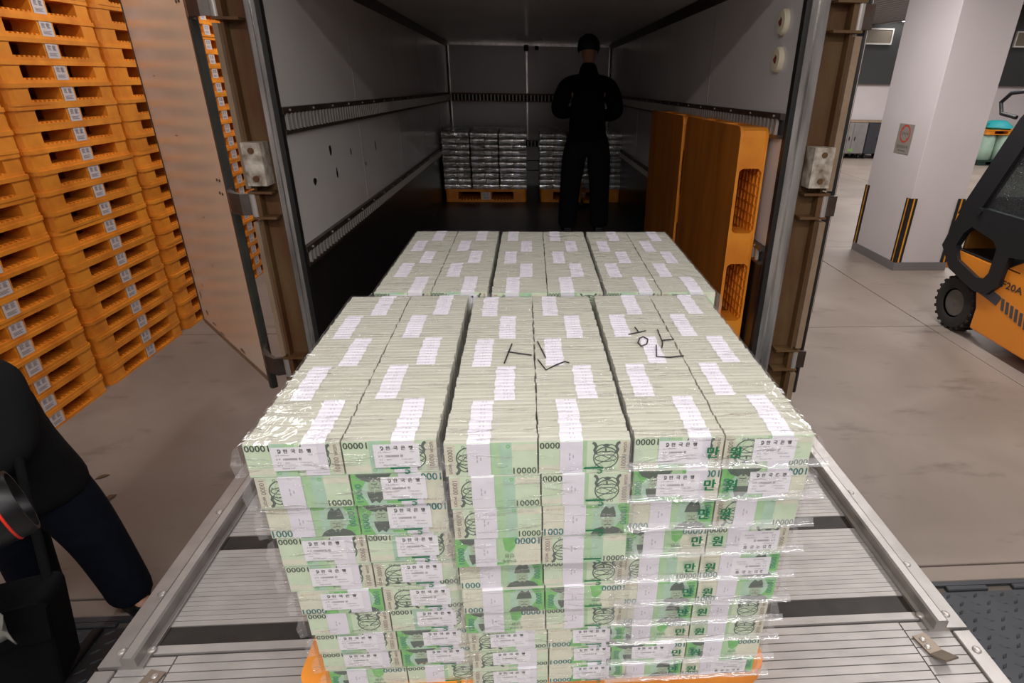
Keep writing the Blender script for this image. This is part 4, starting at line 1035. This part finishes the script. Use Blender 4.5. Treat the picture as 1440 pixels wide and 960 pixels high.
wheel(.03, 2.35, .225, .22, .16)
wheel(.90, 3.90, .245, .235, .17)
wheel(.90, 2.35, .225, .22, .16)
# body side profile in (y, z)
side = [(3.62, .12), (3.62, .30), (3.68, .44), (3.78, .50), (4.08, .53), (4.12, .50), (4.13, .62), (4.02, .71), (3.70, .70), (3.45, .70), (3.30, .80), (2.2, .86), (1.95, .80), (1.90, .18), (2.08, .10), (2.15, .34), (2.26, .46), (2.44, .46), (2.56, .34), (2.62, .10)]
m = MB(); m.prism(side, 0, 1.08, axis='x'); o = m.build('chassis', M_fork_orange, fk); bv = o.modifiers.new('round', 'BEVEL'); bv.width = .014; bv.segments = 3
m = MB(); m.prism([(3.90, .475), (3.42, .40), (3.39, .475), (3.42, .485), (3.88, .57)], -.004, 0, axis='x'); m.build('grey_decal', M_fork_grey, fk)
for k in range(9):
    y = 3.36-k*.052; m = MB(); m.prism([(y, .385-k*.012), (y-.028, .385-k*.012), (y-.004, .475-k*.010), (y+.024, .475-k*.010)], -.004, 0, axis='x'); m.build('decal_bar', M_fork_grey, fk)
dd = Draw(1e-4); dd.text('F20A', 0, 0, .055, 0, sq=1.3, bold=.002)
dd.mb.build('model_lettering', M_sign_ink, fk, loc=(-.003, 3.325, .585), rot=(0, 0, -PI/2))
# dark front guard with window, cab frame and panes
def bar(pts, r): m = MB(); m.tube(pts, r, 8); return m
gp = [(4.10, .66), (3.96, .54), (3.66, .50), (3.58, .58), (3.55, .72), (3.55, .86), (3.66, .95), (3.98, .98), (4.05, .86)]
outer = [(4.19, .70), (4.02, .53), (3.66, .44), (3.52, .46), (3.43, .56), (3.42, .80), (3.2, .84), (3.2, 1.10), (4.02, 1.10), (4.10, .98)]
inner = [(4.02, .74), (3.95, .63), (3.68, .555), (3.60, .57), (3.565, .63), (3.565, .83), (3.62, .88), (3.90, .93), (3.97, .86)]
def ringpanel(nm, out, inn, x0, x1, mt):
    import mathutils.geometry as mg
    o3 = [Vector((p[0], p[1], 0)) for p in out]; i3 = [Vector((p[0], p[1], 0)) for p in inn]
    tri = mg.tessellate_polygon([o3, i3]); P = o3+i3; n = len(P); m = MB()
    V = [(x0, p.x, p.y) for p in P]+[(x1, p.x, p.y) for p in P]
    F = [tuple(t) for t in tri]+[tuple(n+i for i in t[::-1]) for t in tri]
    a = len(o3)
    F += [(i, (i+1) % a, n+(i+1) % a, n+i) for i in range(a)]+[(a+i, a+(i+1) % len(i3), n+a+(i+1) % len(i3), n+a+i) for i in range(len(i3))]
    m.add(V, F); return m.build(nm, mt, fk)
ringpanel('step_guard', outer, inner, -.035, .02, M_fork_dark)
cab_out = [(3.90, 1.05), (3.55, 1.90), (2.35, 1.90), (2.30, .82), (3.2, .82), (3.2, 1.02)]
ringpanel('cab_door_frame', [(4.12, 1.0), (3.76, 1.80), (3.66, 1.92), (2.30, 1.92), (2.30, .84), (3.30, .84), (3.30, 1.0)], [(3.86, 1.10), (3.56, 1.78), (2.42, 1.80), (2.42, 1.06)], -.03, .03, M_fork_dark)
m = MB(); m.box(-.035, .03, 3.28, 3.32, 1.1, 1.80); m.build('window_bar', M_fork_dark, fk)
M_tint = film_material('tinted_cab_glass', .03, 1.2, (.30, .34, .34, 1), .03)
m = MB(); m.prism([(3.86, 1.10), (3.56, 1.78), (2.42, 1.80), (2.42, 1.06)], -.004, .004, axis='x'); m.build('side_window', M_tint, fk)
m = MB(); m.bbox(-.01, 1.08, 2.3, 3.68, 1.90, 1.97, .02); m.build('roof', M_fork_dark, fk)
for xx in (1.03,):
    m = bar([(xx, 4.0, .8), (xx, 3.68, 1.9)], .03); m.build('pillar', M_fork_dark, fk); m = bar([(xx, 2.35, .8), (xx, 2.35, 1.9)], .03); m.build('pillar', M_fork_dark, fk)
m = MB(); m.bbox(.30, .80, 2.5, 3.0, .80, .98, .04); m.T = Matrix.Translation((0, 2.55, .98)) @ Matrix.Rotation(.2, 4, 'X'); m.bbox(.30, .80, -.10, .03, -.02, .55, .04); m.build('seat', M_black, fk)
m = MB(); m.bbox(.25, .62, 3.15, 3.42, .84, 1.28, .03); m.build('yellow_box', M_yellow, fk)
m = MB(); m.cyl((-.05, 3.86, 1.07), (.0, 3.86, 1.07), .03, n=12); m.build('door_latch', M_fork_dark, fk)
m = MB(); m.bbox(.15, .95, 1.70, 1.82, .1, 2.0, .02); m.build('mast', M_fork_dark, fk)
for s in (.32, .72):
    m = MB(); m.bbox(s-.05, s+.05, .75, 1.71, .06, .10, .006); m.build('fork', M_fork_dark, fk)
m = bar([(-.02, 3.60, 1.95), (-.05, 3.72, 1.99), (-.05, 3.90, 1.97), (-.05, 3.98, 1.90), (-.05, 3.94, 1.82), (-.03, 3.80, 1.80)], .016); m.build('grab_handle', M_fork_dark, fk, smooth=50)

m = MB(); m.box(.36, .38, 3.25, 4.12, .70, 1.15); m.box(.0, 1.06, 3.30, 4.05, .703, .712); m.build('footwell_lining', M_black, fk)
M_cover = mat('shaded_orange_cover', lin(150, 96, 30), .6)  # orange panel with the footwell's shade put into its colour
m = MB(); m.bbox(.06, 1.04, 4.02, 4.06, .70, .98, .01); m.build('footwell_cover', M_cover, fk)
m = MB(); m.bbox(.06, 1.04, 4.00, 4.06, .985, 1.16, .01); m.build('dash_panel', M_black, fk)
for i, (x, y, r, lab_) in enumerate(((-2.414, 1.965, .6, 'small brown dried leaf on the floor, nearer the pallet stacks'), (-2.258, 1.777, 1.2, 'rounder brown dried leaf on the floor, nearer the photographer'))):
    m = MB(); P = [(-.035, 0), (-.015, .010+.006*i), (.012, .012+.006*i), (.035, 0), (.012, -.011-.006*i), (-.015, -.009-.005*i)]
    m.add([(a, b, .002+.006*abs(b)/.012) for a, b in P]+[(0, 0, .004)], [(k, (k+1) % 6, 6) for k in range(6)])
    o = m.build('dry_leaf', mat('dry_leaf_brown_%d' % i, lin(96, 72, 46), .8), None, loc=(x, y, ZF), rot=(0, 0, r)); tag(o, lab_, 'leaf', 'dry leaves on the floor')
    o.modifiers.new('thick', 'SOLIDIFY').thickness = .0015
# ================================================================== far end of the hall
def cabinet(x0, x1, text, m_, label, doors):
    t = thing('metal_cabinet', label, 'cabinet', ((x0+x1)/2, 16.2, ZF), (0, 0, 0), 'cabinets on wheels along the far wall')
    W_ = (x1-x0)/2
    m = MB(); m.bbox(-W_, W_, .0, .8, .14, .975, .01); m.build('body', m_, t)
    m = MB(); m.bbox(-W_-.01, W_+.01, -.01, .81, .975, 1.0, .004); m.build('top', M_tan, t)
    for a, b in doors:
        m = MB(); m.bbox(a*W_+.01, b*W_-.01, -.014, 0, .16, .95, .004); dr = m.build('door', m_, t)
        m = MB(); xs = b*W_-.08 if a < 0 else a*W_+.08; m.bbox(xs-.012, xs+.012, -.035, -.014, .50, .60, .004); m.build('handle', M_fork_dark, dr)
    for x in (-W_+.08, W_-.08):
        for y in (.1, .7):
            m = MB(); m.cyl((x-.02, y, .055), (x+.02, y, .055), .055, n=14); m.box(x-.025, x+.025, y-.02, y+.02, .06, .14); m.build('castor', M_black, t)
    d = Draw(5e-4); d.y = -.016; d.text(text, -W_*.45, .80, .12, 0); d.mb.build('lettering', M_sign_ink, t)
    m = MB(); m.box(-.02 if doors[0][0] < 0 else .02, .12, -.017, -.0145, .20, .28); m.build('green_tag', M_label_green, t)
cabinet(8.66, 9.54, 'K2', M_cab, 'pale metal cabinet on castors lettered K2 by the far wall', ((-1, .08), (.08, 1)))
cabinet(9.56, 10.35, 'K12', M_cab_dark, 'darker metal cabinet on castors lettered K12 by the far wall', ((-1, 0), (0, 1)))
cabinet(7.75, 8.64, 'K1', M_cab, 'pale metal cabinet on castors left of K2, hidden behind the truck post', ((-1, 0), (0, 1))) if False else None
# wrapped load with pallet and teal bag on top
p = tag(MB().build('loading_pallet', M_dark_green), 'dark green pallet under the wrapped pale green load', 'pallet') if False else None
me = pallet_mesh('dark_pallet', W_=1.45, D_=1.2, H=.12, teeth=False); me.materials.clear(); me.materials.append(M_dark_green)
tag(link('plastic_pallet', me, None, (12.85, 15.55, ZF)), 'dark green pallet on the floor under the pale wrapped load far right', 'pallet')
t = thing('wrapped_load', 'pale green film-wrapped load on dark pallet at the far right', 'load', (12.85, 15.55, ZF+.122))
for i, (x, y) in enumerate([(-.48, -.32), (0, -.34), (.46, -.30), (-.46, .22), (.02, .24), (.47, .22)]):
    m = MB(); m.lathe([(.20, 0), (.225, .02), (.232, .3), (.226, .56), (.20, .66)], (x, y, 0), (0, 0, 1), 22); m.build('wrapped_roll', M_pale_green, t, smooth=50)
p = tag(link('plastic_pallet', pallet_mesh('top_pallet', W_=1.4, D_=1.15, H=.12, teeth=False), None, (12.85, 15.55, ZF+.122+.662)), 'orange pallet lying on top of the pale wrapped load', 'pallet')
random.seed(5)
m = MB(); prof = []; V = []; F = []; n = 16
for j, (r, z) in enumerate(((.26, 0), (.33, .05), (.30, .14), (.16, .20), (.05, .21))):
    for k in range(n): a = 2*PI*k/n; q = r*random.uniform(.82, 1.15); V.append((q*math.cos(a)*1.2, q*math.sin(a), z+random.uniform(-.012, .02)*(j > 0)))
for j in range(4):
    for k in range(n): F.append((j*n+k, j*n+(k+1) % n, (j+1)*n+(k+1) % n, (j+1)*n+k))
F += [tuple(range(n))[::-1], tuple(range(4*n, 5*n))]; m.add(V, F)
tag(m.build('plastic_bag', M_teal, None, loc=(12.62, 15.3, ZF+.122+.662+.121), smooth=40), 'crumpled teal plastic bag lying on the far orange pallet', 'bag')
